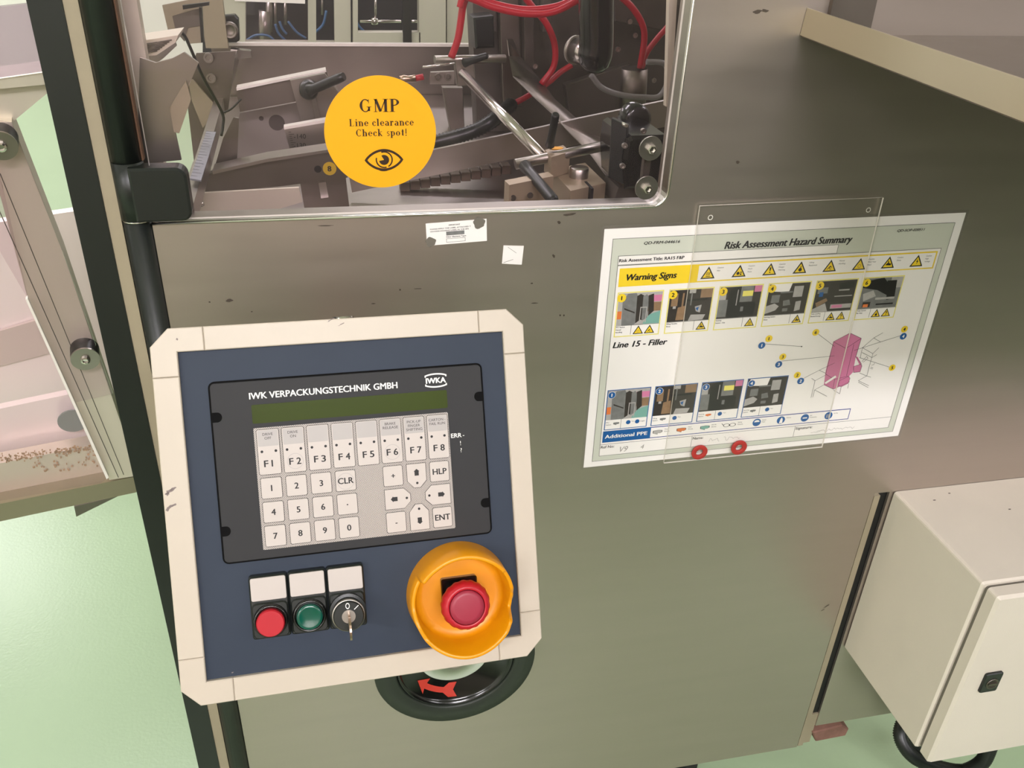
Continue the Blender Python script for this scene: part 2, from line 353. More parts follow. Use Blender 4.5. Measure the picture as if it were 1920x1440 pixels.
# ------------------------------------------------------------------ interior works
def slab(name, poly, Y, t, m, parent=None, side=None, b=0.):
    q = MB(); q.pslab(poly, FY(Y) if not isinstance(Y, tuple) else Y, t, b=b); return q.build(name, m, parent)
def bolt(mb, px, py, Y, r, h=.004, n=14, mi=0):
    c = at(px, py, Y); mb.M = frame(c, (1, 0, 0), (0, 0, 1), (0, -1, 0)); mb.lathe([(r, 0), (r, h), (r*.6, h), (r*.5, h*.5), (0, h*.5)], (0, 0), n, mi, smooth=False); mb.M = I4
# guide carriage (left middle)
g = thing('guide_carriage', at(560, 300, .3), 'adjustable steel guide carriage of slotted plates with black clamping lever', 'machine fixture')
slab('rail_plate', [(443, 168), (612, 133), (614, 140), (628, 188), (556, 190), (450, 210)], .42, .012, steel_dark, g)
slab('rail_edge', [(443, 165), (611, 131), (612, 135), (444, 170)], .415, .02, edgec, g)
b = slab('clamp_plate', [(544, 151), (609, 138), (634, 172), (636, 210), (648, 240), (568, 238), (556, 195)], .40, .01, steel, g)
slab('scale_plate', [(533, 243), (640, 222), (652, 330), (553, 330), (546, 290)], .28, .008, steel, g)
slab('plate_edge', [(532, 238), (622, 222), (622, 228), (533, 243)], .275, .012, edgec, g)
slab('column_plate', [(563, 345), (648, 330), (656, 396), (572, 398)], .27, .008, steel_dark, g)
slab('slide_bar', [(597, 343), (611, 341), (616, 370), (602, 372)], .262, .006, steel_br, g)
slab('slide_bar', [(582, 180), (592, 180), (602, 225), (592, 228)], .39, .004, steel_br, g)
m = MB(); FS = frame(at(533, 243, .279), (1, 0, 0), (0, 0, 1), (0, -1, 0)); m.M = FS
for i, t in enumerate(('-140', '-130', '-120')):
    u, v = loc(FS, 551, 257+i*17); m.text(t, u, v-.002, .0055, z=.0003)
for i in range(14):
    u, v = loc(FS, 541+i*.8, 248+i*4); m.rect(u, v, u+(.006 if i % 4 == 1 else .003), v+.0005, .0003)
m.build('scale_marks', ink, g)
m = MB(); c = at(579, 170, .385); m.M = frame(c, (1, 0, 0), (0, 0, 1), (0, -1, 0)); m.lathe([(.012, -.012), (.012, 0), (.009, .006), (0, .007)], (0, 0), 20); m.M = I4
a, e = at(580, 170, .375), at(645, 143, .35); m.tube([a, a.lerp(e, .15), a.lerp(e, .85), e], lambda i: (.0085, .006, .0062, .005)[i], 10); m.build('clamp_lever', blackp, g)
slab('perforated_plate', [(450, 212), (556, 192), (572, 240), (566, 283), (443, 312), (430, 300), (440, 250)], .46, .004, mat('light_grey_plate', (150, 142, 138), .45, .7), g)
m = MB(); m.M = frame(at(519, 230, .4595), (1, 0, 0), (0, 0, 1), (0, -1, 0)); m.flat(circ(0, 0, .0108), .0002); m.M = frame(at(490, 222, .4595), (1, 0, 0), (0, 0, 1), (0, -1, 0)); m.flat(circ(0, 0, .0032), .0002); m.build('bored_hole', mat('bored_hole', (70, 62, 58), .6), g)
slab('guide_plate', [(392, 326), (500, 303), (640, 280), (652, 333), (520, 350), (384, 362)], .22, .012, steel_dark, g)
slab('guide_lip', [(398, 321), (500, 298), (640, 277), (640, 282), (500, 304), (399, 327)], .21, .03, steel, g)
slab('back_bracket', [(438, 220), (448, 222), (444, 312), (400, 322), (418, 260)], .25, .004, steel_dark, g)
slab('bottom_plate', [(362, 363), (560, 352), (567, 379), (515, 394), (362, 398)], .16, .004, alu, g)
m = MB(); m.M = frame(at(596, 317, .2195), (1, 0, 0), (0, 0, 1), (0, -1, 0)); m.flat(circ(0, 0, .0042), .0003); m.build('bored_hole', darker, g)
st = MB(); st.M = frame(at(618, 316, .2195), (1, 0, 0), (0, 0, 1), (0, -1, 0)); st.prism(circ(0, 0, .0078), 0, .0006, 0); st.text('8', -.0002, -.003, .006, z=.0008, mi=1, bold=.02, align='C')
tag(st.build('number_sticker', [mat('dull_yellow', (206, 172, 40), .5), ink]), 'small round yellow sticker with number 8 on the guide plate', 'sticker')

# long steel bar and chain
tag(slab('conveyor_side_bar', [(652, 318), (814, 281), (1018, 238), (1087, 222), (1256, 187), (1258, 236), (1130, 260), (1020, 286), (790, 334), (660, 361)], .33, .006, steel), 'long slanting stainless bar running behind the round yellow sticker', 'bar')
ch = thing('conveyor_chain', at(860, 338, .37), 'dusty brown conveyor chain below the long slanting bar', 'chain')
lk = None
for i in range(11):
    a = at(760+i*19, 351-i*3.2, .36); q = MB(); q.M = Matrix.Translation(a); q.box((-.0066, .0066), (0, .02), (-.006, .006), b=.001); q.M = I4
    q.build('chain_link', mat('chain_brown', (86, 72, 60), .6, .4, var=.3, vscale=50) if i == 0 else bpy.data.materials['chain_brown'], ch)
# lever arm assembly: rod, cross bar, blocks
r = thing('rod_support', at(1000, 300, .15), 'polished round rod bridging two clamp blocks with black levers', 'machine fixture')
MB().tube([at(868, 138, .46), at(1020, 296, .205)], .0068, 16).build('support_rod', steel_br, r)
MB().tube([at(966, 308, .19), at(1150, 270, .20)], .0062, 14).build('cross_rod', steel, r)
def blk(name, top, z, h, m, parent, b=0):
    T = [atz(x, y, z) for x, y in top]; q = MB()
    q.prism([(p.x, p.y) for p in T], z+Z0-h, z+Z0, b=b); return q.build(name, m, parent)
blockm = mat('machined_block', (172, 156, 132), .42, .45, var=.1, vscale=30)
blk('clamp_block', [(1033, 318), (1097, 305), (1136, 343), (1070, 358)], .0, .07, blockm, r)
blk('clamp_block', [(1022, 281), (1056, 272), (1069, 284), (1034, 295)], .026, .0255, blockm, r)
blk('clamp_block', [(946, 338), (1028, 322), (1038, 330), (955, 347)], .012, .07, blockm, r)
m = MB(); c = atz(1085, 332, .0); m.M = frame(c, (1, 0, 0), (0, 1, 0), (0, 0, 1)); m.lathe([(.0115, 0), (.0115, .011), (.0105, .012), (0, .012)], (0, 0), 26); m.build('clamp_bolt', steel, r)
c1 = atz(1108, 351, .0004); MB().box((c1.x-.0016, c1.x+.0016), (c1.y-.006, c1.y+.022), (c1.z-.05, c1.z+.0003)).build('block_slot', darker, r)
def levr(a, b, w0=.006, w1=.0045): return MB().tube([a, a.lerp(b, .2), a.lerp(b, .95), b], lambda i: (w0, w0*.8, w1*1.1, w1*.8)[i], 8)
levr(at(1031, 272, .20), at(1042, 214, .17)).build('clamp_lever', blackp, r)
levr(at(984, 311, .175), at(1040, 379, .07), .0075, .006).build('clamp_lever', blackp, r)
m = MB(); c = atz(1043, 278, .0265); m.M = frame(c, (1, 0, 0), (0, 1, 0), (0, 0, 1)); m.prism(circ(0, 0, .0085, 20, .006), 0, .0006); m.build('yellow_dot', yels, r)
m = MB()
for x, y in ((962, 371), (994, 366)): bolt(m, x, y, atz(x, 345, .012).y-.001, .0035, .001)
m.build('set_screw', steel_dark, r)
# upper clamp
c = thing('hose_clamp_block', at(872, 140, .48), 'small steel clamp block with black lever at the far end of the rod', 'clamp')
slab('clamp_body', [(853, 112), (887, 110), (892, 160), (858, 162)], .47, .02, steel, c, b=.001)
MB().tube([at(815, 112, .47), at(947, 110, .49)], .0058, 12).build('cross_pin', steel, c)
MB().tube([at(792, 126, .46), at(852, 119, .46)], .0016, 8).build('thin_rod', steel_br, c)
slab('bearing_plate', [(808, 136), (852, 134), (852, 158), (806, 158)], .465, .008, steel, c)
levr(at(870, 118, .45), at(914, 104, .43), .0065, .004).build('clamp_lever', blackp, c)
for x in (822, 840):
    m = MB(); bolt(m, x, 144, .464, .0052); m.build('cap_screw', steel_dark, c)
f = thing('hose_fitting', at(765, 147, .5), 'nickel push-in fitting with a short red hose end', 'fitting')
MB().tube([at(750, 149, .5), at(758, 148, .5), at(766, 148, .5), at(779, 147, .5)], lambda i: (.0052, .0058, .0045, .0052)[i], 8).build('fitting_body', brass, f)
MB().tube([at(779, 147, .5), at(794, 144, .5)], .0045, 10).build('hose_end', redh, f)
# curved strap
Lp = [(950, 73, .55), (954, 105, .54), (961, 142, .52), (1000, 180, .42), (1035, 212, .36), (1060, 240, .31), (1100, 280, .24), (1128, 318, .2), (1150, 345, .18)]
Rp = [(962, 73, .6), (975, 105, .6), (1014, 150, .58), (1040, 185, .5), (1070, 212, .44), (1100, 238, .38), (1140, 268, .3), (1168, 305, .25), (1190, 335, .22)]
q = MB(); A = [q.pt(at(*p)) for p in Lp]; B = [q.pt(at(*p)) for p in Rp]; off = Vector((0.002, .002, -.003))
A2 = [q.pt(at(*p)+off) for p in Lp]; B2 = [q.pt(at(*p)+off) for p in Rp]
for i in range(len(A)-1):
    q.face((A[i], B[i], B[i+1], A[i+1]), 0, True); q.face((A2[i], A2[i+1], B2[i+1], B2[i]), 0, True); q.face((A[i], A[i+1], A2[i+1], A2[i]), 1); q.face((B[i], B2[i], B2[i+1], B[i+1]), 1)
tag(q.build('guide_strap', [steel_dark, edgec]), 'curved worn steel strap sweeping down behind the black sensor box', 'guide strap')
# black sensor housing
s_ = thing('sensor_housing', at(1200, 300, .12), 'black sensor housing inside the lower right window corner', 'sensor')
slab('housing_body', [(1176, 262), (1186, 256), (1250, 254), (1246, 352), (1172, 356), (1170, 300)], .10, .09, blackg, s_, b=.004)
slab('side_plate', [(1146, 222), (1176, 236), (1172, 348), (1140, 332)], ((-.55, -.83, 0), at(1176, 290, .105)), .008, blackp, s_, b=.001)
m = MB(); m.tube([at(1148, 222, .15), at(1175, 236, .1)], .002, 6); m.build('edge_trim', steel_br, s_)
m = MB(); m.M = frame(at(1195, 225, .17), (1, 0, 0), (0, 0, 1), (0, -1, 0)); m.lathe([(.017, -.02), (.017, 0), (.012, .003), (0, .003)], (0, 0), 18); m.build('cable_gland', blackg, s_)
for x, y in ((1166, 310), (1170, 272), (1205, 245)):
    m = MB(); bolt(m, x, y, .095, .003); m.build('cap_screw', steel, s_)
slab('base_foot', [(1160, 352), (1215, 350), (1220, 378), (1150, 380)], .13, .05, dark, s_)

# dark drive housing behind
d = thing('drive_housing', at(1060, 160, .68), 'dark greasy drive housing behind the hoses at the window right side', 'housing')
slab('housing_wall', [(880, -60), (1340, -60), (1310, 420), (905, 420)], .68, .05, dark, d)
for poly, Y in (([(936, -10), (972, -10), (980, 200), (944, 200)], .64), ([(982, -10), (1000, -10), (1003, 130), (984, 130)], .62), ([(1016, -10), (1034, -10), (1036, 60), (1018, 60)], .60), ([(1150, -10), (1262, -10), (1258, 60), (1154, 40)], .6), ([(830, 165), (868, 165), (872, 262), (848, 262)], .7), ([(886, -10), (930, -10), (932, 60), (888, 60)], .66), ([(1060, 160), (1180, 120), (1190, 215), (1070, 225)], .62)):
    slab('housing_plate', poly, Y, .02, steel_dark if Y in (.64, .7) else dark, d, b=.001)
slab('junction_box', [(888, 34), (926, 30), (928, 90), (892, 92)], .58, .05, blackp, d, b=.003)
m = MB(); m.tube([at(1190, 128, .56), at(1186, 205, .56)], .021, 16); m.build('guide_bush', steel_dark, d)
for x, y in ((1003, 124), (1136, 60), (1158, 92), (1190, 66), (1180, 40), (1225, 150)):
    m = MB(); bolt(m, x, y, .6, .004); m.build('cap_screw', steel, d)
slab('side_wall', [(1256, -40), (1272, -40), (1258, 200), (1249, 200)], .06, .008, alu, d)
# hoses
def hose(name, pts, Y, r, m, label, cat='hose', group=None, n=10):
    return tag(MB().tube(smooth_path([at(p[0], p[1], p[2] if len(p) > 2 else Y) for p in pts], 6), r, n).build(name, m), label, cat, group)
hose('air_hose', [(846, 108), (858, 75), (864, 40), (868, 12), (876, -8), (890, -14)], .46, .0052, redh, 'red hose hanging down onto the small clamp block')
hose('air_hose', [(862, 14), (868, -4), (885, -2), (925, 14), (985, 26), (1040, 22), (1098, -8)], .44, .0046, redh, 'lower red hose of the sagging pair at the top edge')
hose('air_hose', [(884, -12), (930, 8), (990, 18), (1050, 10), (1085, -12)], .45, .0046, redh, 'upper red hose of the sagging pair at the top edge')
hose('air_hose', [(980, -10), (1000, 15), (1025, 45), (1040, 85), (1038, 125), (1015, 158)], .55, .0050, redh, 'red hose curving down behind the steel strap')
hose('air_hose', [(1072, 122), (1050, 136), (1028, 155), (990, 180), (945, 205), (915, 232)], .57, .0046, redh, 'red hose running diagonally down from the metal elbow')
hose('air_hose', [(1160, -10), (1186, 15), (1204, 45), (1208, 75), (1200, 128)], .54, .0050, redh, 'red hose dropping into the grey bush, thicker bend')
hose('air_hose', [(1252, 50), (1230, 75), (1212, 100), (1203, 128)], .55, .0046, redh, 'short red hose rising from the grey bush to the frame')
hose('clear_hose', [(1108, 140), (1128, 164), (1165, 178), (1205, 182), (1236, 180), (1252, 150), (1246, 120), (1212, 116)], .5, .0042, mat('grey_translucent_hose', (128, 126, 124), .3), 'grey translucent hose looping below the thick black hose')
def corr(path, r, amp=.12): return MB().tube(path, lambda i: r*(1+amp*(1 if i % 2 else -1)), 14)
tag(corr(smooth_path([at(810, 268, .5), at(850, 258, .5), at(890, 245, .5), at(925, 225, .5), at(960, 195, .55)], 12), .0105, .08).build('corrugated_hose', blackp), 'black corrugated hose behind the round yellow sticker', 'hose')
b_ = thing('suction_elbow', at(1120, 90, .35), 'thick black hose ending in a bright metal elbow', 'hose')
MB().tube(smooth_path([at(1118, -60, .34), at(1118, 20, .34), at(1118, 80, .34), at(1116, 104, .34)], 6)+[at(1114, 122, .34), at(1112, 132, .34), at(1111, 137, .34)], lambda i: .0225 if i < 19 else (.0195, .013, .004)[min(2, i-19)], 22).build('hose_body', blackg, b_)
MB().tube([at(1128, 106, .33), at(1080, 94, .375)], .0165, 22).build('metal_elbow', steel_br, b_)
MB().tube([at(1081, 94.2, .374), at(1077, 93, .378)], .0185, 22).build('elbow_flange', steel, b_)

# magazine on the left side of the works
g2 = thing('carton_magazine', at(310, 200, .2), 'steel carton magazine with ribbed chute beside the door hinge', 'machine fixture')
slab('side_plate', [(262, 108), (292, 118), (322, 110), (345, 98), (372, 118), (352, 165), (318, 202), (340, 300), (258, 308)], .045, .004, steel, g2)
slab('ribbed_chute', [(255, 78), (334, 66), (329, 80), (293, 104), (255, 108)], .10, .05, alu, g2)
slab('chute_lip', [(255, 108), (293, 104), (329, 80), (331, 86), (308, 108), (296, 117), (255, 122)], .098, .004, steel, g2)
for i in range(7):
    a, b = at(262, 84+i*3.2, .099), at(322-i*4.5, 75+i*3.4, .099); MB().tube([a, b], .0005, 6).build('rib', steel_dark, g2)
slab('slotted_bracket', [(304, 10), (374, -4), (377, 12), (381, 80), (356, 82), (330, 62), (316, 62)], .3, .005, beige, g2)
slab('bracket_window', [(323, 30), (373, 16), (375, 48), (352, 52), (346, 78), (330, 60)], .299, .004, steel_dark, g2)
slab('bracket_bar', [(342, 10), (392, 4), (392, 10), (343, 18)], .28, .006, blackp, g2)
slab('bracket_edge', [(373, 14), (378, 14), (382, 80), (377, 80)], .29, .01, blackp, g2)
slab('mounting_plate', [(368, 100), (442, 96), (428, 205), (395, 262), (378, 330), (366, 322), (352, 200), (352, 150)], .5, .004, steel_dark, g2)
slab('strap_plate', [(352, 148), (362, 150), (410, 205), (380, 240), (360, 190)], .48, .004, beige, g2)
slab('flap', [(318, 202), (348, 152), (358, 186), (336, 250), (326, 248)], .04, .003, beige, g2)
for x, y in ((391, 108), (396, 146)):
    m = MB(); bolt(m, x, y, .498, .0065); m.build('cap_screw', steel, g2)
rl = thing('side_rail', at(395, 250, .5), 'long steel rail running back from the hinge leaf, ruler on top', 'rail')
MB().bar(at(353, 402, .03), at(441, 100, .94), .012, .02).build('rail_bar', steel, rl)
sc = [onp(x, y, (0, 0, 1), at(370, 340, .08)) for x, y in ((387, 246), (405, 247), (377, 338), (356, 335))]
q = MB(); zt = sc[0].z; q.prism([(p.x, p.y) for p in sc], zt-.0015, zt, 0)
for i in range(18):
    t = i/17; a = sc[0].lerp(sc[3], t); b2 = sc[1].lerp(sc[2], t); e = a.lerp(b2, .55 if i % 3 else .8); d_ = (sc[3]-sc[0]).normalized()*.0007; up = Vector((0, 0, .0003))
    q.face([q.pt(p) for p in (a+up, e+up, e+d_+up, a+d_+up)], 1)
q.build('ruler', [mat('ruler_blue_grey', (148, 150, 160), .4, .4), ink], rl)
slab('rail_end', [(432, 92), (470, 96), (472, 108), (438, 112)], .9, .02, steel_br, rl)
cb = thing('sensor_cable', at(330, 64, .2), 'thin black cable arching from a small sensor to the rail', 'cable')
MB().tube(smooth_path([at(318, 63, .22), at(332, 61, .22), at(345, 66, .23), at(357, 90, .25), (at(381, 145, .28)), at(416, 210, .3), at(418, 235, .3), at(415, 254, .29)], 6), .0017, 8).build('cable', blackm, cb)
MB().tube(smooth_path([at(418, 212, .3), at(434, 204, .31), at(452, 186, .32)], 5), .0012, 6).build('cable_tie', blackm, cb)
MB().tube([at(308, 67, .21), at(318, 62, .22), at(332, 62, .22)], .004, 8).build('sensor_tip', blackp, cb)
slab('sensor_pad', [(311, 64), (322, 64), (322, 69), (311, 69)], .205, .004, edgec, cb)
m = MB(); m.tube([at(374, 379, .1), at(376, 386, .1)], .004, 8); tag(m.build('set_pin', steel_br), 'tiny bright pin standing at the foot of the rail', 'pin')
# far hinge on the back sill
fh = mach
slab('rear_hinge_leaf', [(415, 30), (440, 28), (447, 36), (449, 76), (443, 80), (418, 80)], .96, .02, blackp, fh, b=.002)
m = MB(); m.M = frame(at(431, 57, .94), (1, 0, 0), (0, 0, 1), (0, -1, 0)); m.lathe([(.014, -.01), (.014, .006), (.011, .008), (.009, .004), (0, .004)], (0, 0), 24); m.build('rear_hinge_knob', steel_dark, fh)

# ------------------------------------------------------------------ neighbour machine behind
YB = 2.3
nb = thing('rear_cabinet_machine', at(650, 40, YB), 'cream cabinet machine with dark windows standing behind the filling machine', 'machine')
creamf = mat('cream_frame', (186, 184, 166), .5)
slab('cabinet_back', [(380, -300), (960, -300), (960, 400), (380, 400)], YB+.35, .02, mat('dark_interior', (40, 42, 44), .6, .3, var=.4, vscale=9), nb)
for poly in ([(418, -200), (460, -200), (460, 400), (418, 400)], [(576, -200), (592, -200), (594, 400), (580, 400)], [(624, -200), (656, -200), (660, 400), (632, 400)], [(418, 78), (640, 80), (640, 400), (418, 400)], [(838, -200), (900, -200), (900, 400), (838, 400)]):
    slab('cabinet_frame', poly, YB, .05, creamf, nb)
for poly in ([(661, -200), (671, -200), (671, 400), (663, 400)], [(784, -200), (836, -200), (836, 400), (788, 400)], [(671, 61), (788, 61), (788, 400), (671, 400)]):
    slab('door_frame', poly, YB-.01, .05, creamf, nb)
slab('window_gasket', [(752, -200), (770, -200), (772, 82), (756, 82)], YB-.02, .02, blackp, nb)
slab('notice', [(440, -40), (572, -40), (572, 7), (440, 2)], YB-.02, .003, W_, nb)
slab('window_pane', [(456, -200), (578, -200), (578, 80), (456, 78)], YB+.02, .004, clearp, nb)
for x0, x1, y, c_ in ((675, 752, 40, steel_br), (770, 784, 40, steel_br)):
    MB().tube([at(x0, y, YB+.15), at(x1, y, YB+.15)], .006, 8).build('pipe', c_, nb)
MB().tube([at(696, 40, YB+.15), at(708, 40, YB+.15)], .014, 10).build('pipe_joint', steel_br, nb)
MB().tube([at(704, -20, YB+.15), at(704, 40, YB+.15)], .005, 8).build('pipe', steel_br, nb)
bh = mat('blue_hose', (70, 110, 150), .4)
for pts in ([(462, 76), (480, 66), (505, 68), (520, 84)], [(516, 45), (522, 62), (535, 76)], [(524, 40), (530, 55), (538, 64)], [(540, 40), (556, 60), (574, 72)], [(668, 40), (674, 50), (684, 60)], [(612, 20), (606, 45), (592, 60)]):
    MB().tube(smooth_path([at(x, y, YB+.2) for x, y in pts], 4), .0045, 6).build('blue_hose', bh, nb)
for x, y0, y1, r_ in ((516, 5, 48, .006), (535, 5, 46, .006), (604, -10, 28, .004), (497, 20, 80, .022), (505, 0, 60, .012)):
    MB().tube([at(x, y0, YB+.22), at(x, y1, YB+.22)], r_, 8).build('valve_stem', steel, nb)

# ------------------------------------------------------------------ left neighbour: guarded conveyor end
gn_ = Vector((-.186, .962, .174)).normalized(); g0 = at(150, 900, .14)
def GP(dd=0.): return (gn_, g0+gn_*dd)
gd = thing('conveyor_guard', (g0.x, g0.y, 0), 'aluminium framed clear conveyor guard standing beside the black column', 'guard')
pk = mat('pale_stainless', (246, 234, 230), .38, .25, var=.06, vscale=5)
slab('lower_rail', [(-160, 977), (252, 894), (256, 923), (-160, 1012)], GP(.01), .03, mat('rail_metal', (150, 142, 120), .45, .7, var=.1), gd)
slab('rail_wedge', [(139, 950), (222, 930), (143, 969)], GP(.03), .01, steel_dark, gd)
slab('bottom_profile', [(-160, 900), (190, 832), (212, 890), (-160, 968)], GP(.03), .02, alu, gd)
slab('inner_ledge', [(-160, 800), (150, 735), (190, 832), (-160, 900)], GP(.06), .01, pk, gd)
slab('inner_tray', [(-160, 440), (140, 396), (190, 430), (250, 760), (-160, 800)], GP(.16), .01, pk, gd)
slab('tray_shade_band', [(-160, 668), (104, 590), (122, 655), (-160, 728)], GP(.155), .004, mat('tray_shade_grey', (214, 200, 192), .4, .3), gd)  # darker shading on the tray, painted as a thin grey plate
slab('top_rail', [(-160, 170), (82, 136), (92, 158), (-160, 182)], GP(.0), .03, alu, gd)
slab('gusset', [(-160, 180), (90, 158), (92, 172), (22, 230), (-20, 300), (-160, 300)], GP(.01), .02, alu, gd)
st_ = slab('strut', [(-36, 230), (22, 229), (120, 480), (250, 862), (258, 892), (205, 900), (130, 745), (52, 560)], GP(.0), .03, alu, gd)
for a, b in (((0, 325), (232, 890)), ((-8, 380), (222, 895))):
    q = MB(); p0, p1 = onp(*a, gn_, g0), onp(*b, gn_, g0); q.bar(p0-gn_*.0001, p1-gn_*.0001, .0006, .0006); q.build('groove', mat('groove_grey', (84, 78, 68), .7), st_)
slab('guard_sheet', [(-160, 190), (-30, 200), (52, 560), (204, 895), (190, 905), (-160, 968)], GP(-.012), .004, clearp, gd)
slab('sheet_edge', [(52, 560), (204, 895), (200, 899), (48, 562)], GP(-.016), .006, edgec, gd)
slab('upper_sheet', [(-160, 30), (50, 8), (66, 60), (80, 134), (-160, 168)], GP(-.004), .004, clear('hazy_sheet', (222, 214, 220), .35, (214, 200, 204)), gd)
slab('overlap_sheet', [(-160, 200), (22, 232), (120, 480), (212, 738), (136, 756), (52, 560)], GP(-.01), .003, clearp, gd)
for i, (x, y, r_) in enumerate(((160, 674, .0145), (2, 274, .0135))):
    p = onp(x, y, gn_, g0-gn_*.02); fr = frame(p, (gn_.cross(Vector((0, 0, 1)))).normalized()*-1, Vector((0, 0, 1)), -gn_)
    ux = Vector((0, 0, 1)).cross(-gn_).normalized(); uy = (-gn_).cross(ux); fr = frame(p, ux, uy, -gn_)
    q = MB(fr); q.lathe([(r_, -.02), (r_, -.002)], (0, 0), 26); sp = q.build('rubber_spacer', blackp, gd)
    q = MB(fr); q.lathe([(r_, -.002), (r_, .0), (0, .0)], (0, 0), 26, smooth=False); q.build('washer', steel, sp)
    q = MB(fr); q.lathe([(.0052, 0), (.0046, .003), (.003, .0035), (.0025, .0015), (0, .0015)], (0, 0), 12, smooth=False); q.build('button_screw', steel_br, sp)
p = onp(137, 790, gn_, g0+gn_*.045); ux = Vector((0, 0, 1)).cross(-gn_).normalized(); uy = (-gn_).cross(ux)
q = MB(frame(p, ux, uy, -gn_)); q.lathe([(.017, -.002), (.017, 0), (0, 0)], (0, 0), 26, smooth=False); q.build('plug_disc', mat('grey_plug', (130, 136, 130), .5), gd)
q = MB()
for k in range(260):
    x = random.uniform(-40, 186); y = 864-(x+30)*.122+random.gauss(0, 4.2); w = random.uniform(1.5, 5)
    if random.random() < .25 and x > 60: y += random.uniform(14, 36)
    q.pslab([(x, y), (x+w, y-1), (x+w*1.1, y+random.uniform(1, 2.5)), (x+w*.3, y+random.uniform(1.5, 3))], GP(.0285), .0006)
tag(q.build('dirt_deposit', dirt, gd), kind='stuff')

# ------------------------------------------------------------------ tray shelf upper right
ty = thing('overhanging_tray', P(.6, -.25, .17), 'stainless tray with folded lip jutting out from the upper machine panel', 'tray')
sl = -.03
def TP(x, y, z): return P(x, y, z + (-sl)*y)
q = MB(); pts = [(0.1770, 0), (.1770, -.52)]
lipm = mat('tray_lip_steel', (190, 182, 160), .38, .9, var=.04)
def hexa(q, A, B, mi=0):
    i = [q.pt(p) for p in A+B]
    for f in ((3, 2, 1, 0), (4, 5, 6, 7), (0, 1, 5, 4), (1, 2, 6, 5), (2, 3, 7, 6), (3, 0, 4, 7)): q.face([i[k] for k in f], mi)
hexa(q, [TP(.1765, -.0005, .186), TP(.1785, -.0005, .186), TP(.1785, -.52, .186), TP(.1765, -.52, .186)], [TP(.1785, -.0005, .2098), TP(.1805, -.0005, .2098), TP(.1805, -.52, .2098), TP(.1785, -.52, .2098)])
q.build('tray_lip', lipm, ty)
q = MB(); hexa(q, [TP(.1785, -.0005, .1845), TP(1.05, -.0005, .1845), TP(1.05, -.52, .1845), TP(.1785, -.52, .1845)], [TP(.1785, -.0005, .1865), TP(1.05, -.0005, .1865), TP(1.05, -.52, .1865), TP(.1785, -.52, .1865)])
q.build('tray_floor', steel_dark, ty)
q = MB(); hexa(q, [TP(.1765, -.52, .186), TP(1.05, -.52, .186), TP(1.05, -.522, .186), TP(.1765, -.522, .186)], [TP(.1765, -.52, .2098), TP(1.05, -.52, .2098), TP(1.05, -.522, .2098), TP(.1765, -.522, .2098)])
q.build('front_lip', lipm, ty)
u0 = loc(FP, 1556, 0)[0]; u1 = loc(FP, 1638, 0)[0]
MB(FP).box((u0, u1), (.19, .6), (.0002, .006)).build('upright_channel', steel_dark, ty)

# ------------------------------------------------------------------ electrical enclosure lower right
en = thing('electrical_enclosure', P(.6, -.1, -.69), 'grey-cream wall enclosure with a hinged door and black lock', 'enclosure')
FE = FP
q = MB(FE); q.prism(rrect(.4440, -.6820, .86, -.3868, .004, 3), .0, .178, b=.0025); q.build('enclosure_body', boxpaint, en)
q = MB(FE); q.prism(rrect(.4500, -.6780, .85, -.392, .004, 3), .178, .184); q.build('door_seal', mat('seal_grey', (120, 114, 104), .7), en)
q = MB(FE); q.prism(rrect(.4470, -.6835, .86, -.3885, .004, 3), .184, .202, b=.0035); dd = q.build('enclosure_door', boxpaint, en)
u, v = loc(FE, 1857, 1278, .203); q = MB(FE); q.prism(rrect(u-.0125, v-.0165, u+.0125, v+.0165, .003, 3), .202, .2055, b=.001); lkp = q.build('lock_plate', blackp, dd)
q = MB(FE); q.lathe([(.0085, .2055), (.0085, .2065), (.0075, .2065), (.0068, .2058), (0, .2058)], (u+.001, v-.001), 22, 0); q.box((u-.005, u+.007), (v-.0022, v+.0002), (.2056, .2072), 0); q.build('lock_insert', steel_dark, dd)
q = MB(FE)
for x, y, w, pl in ((1752, 938, 12, 0), (1893, 955, 9, 0), (1780, 925, 5, 0)):
    p = onp(x, y, (0, 0, 1), P(0, 0, -.3866)); q.M = Matrix.Translation(p); q.flat(circ(0, 0, .0016+.0003*w/5, 8, .001), .0002)
q.build('soot_speck', mat('soot', (90, 80, 72), .8), en)
def cpath(px): return smooth_path([at(*p) for p in px], 22)
tag(corr(cpath([(1700, 1340, -.05), (1688, 1378, -.07), (1706, 1412, -.09), (1740, 1432, -.10), (1800, 1446, -.11), (1840, 1430, -.12), (1858, 1395, -.12)]), .0105, .07).build('conduit_hose', blackp), 'black corrugated conduit looping beneath the enclosure', 'conduit')
tag(corr(cpath([(1718, 1345, -.03), (1712, 1390, -.05), (1738, 1440, -.07), (1775, 1480, -.08)]), .0095, .07).build('conduit_hose', blackp), 'second black corrugated conduit dropping out of sight under the enclosure', 'conduit')
tag(slab('foam_pad', [(1524, 1374), (1580, 1360), (1592, 1368), (1586, 1380), (1530, 1391)], .0, .02, foam, b=.002), 'dirty brown foam pad stuck at the foot of the edge strip', 'pad')

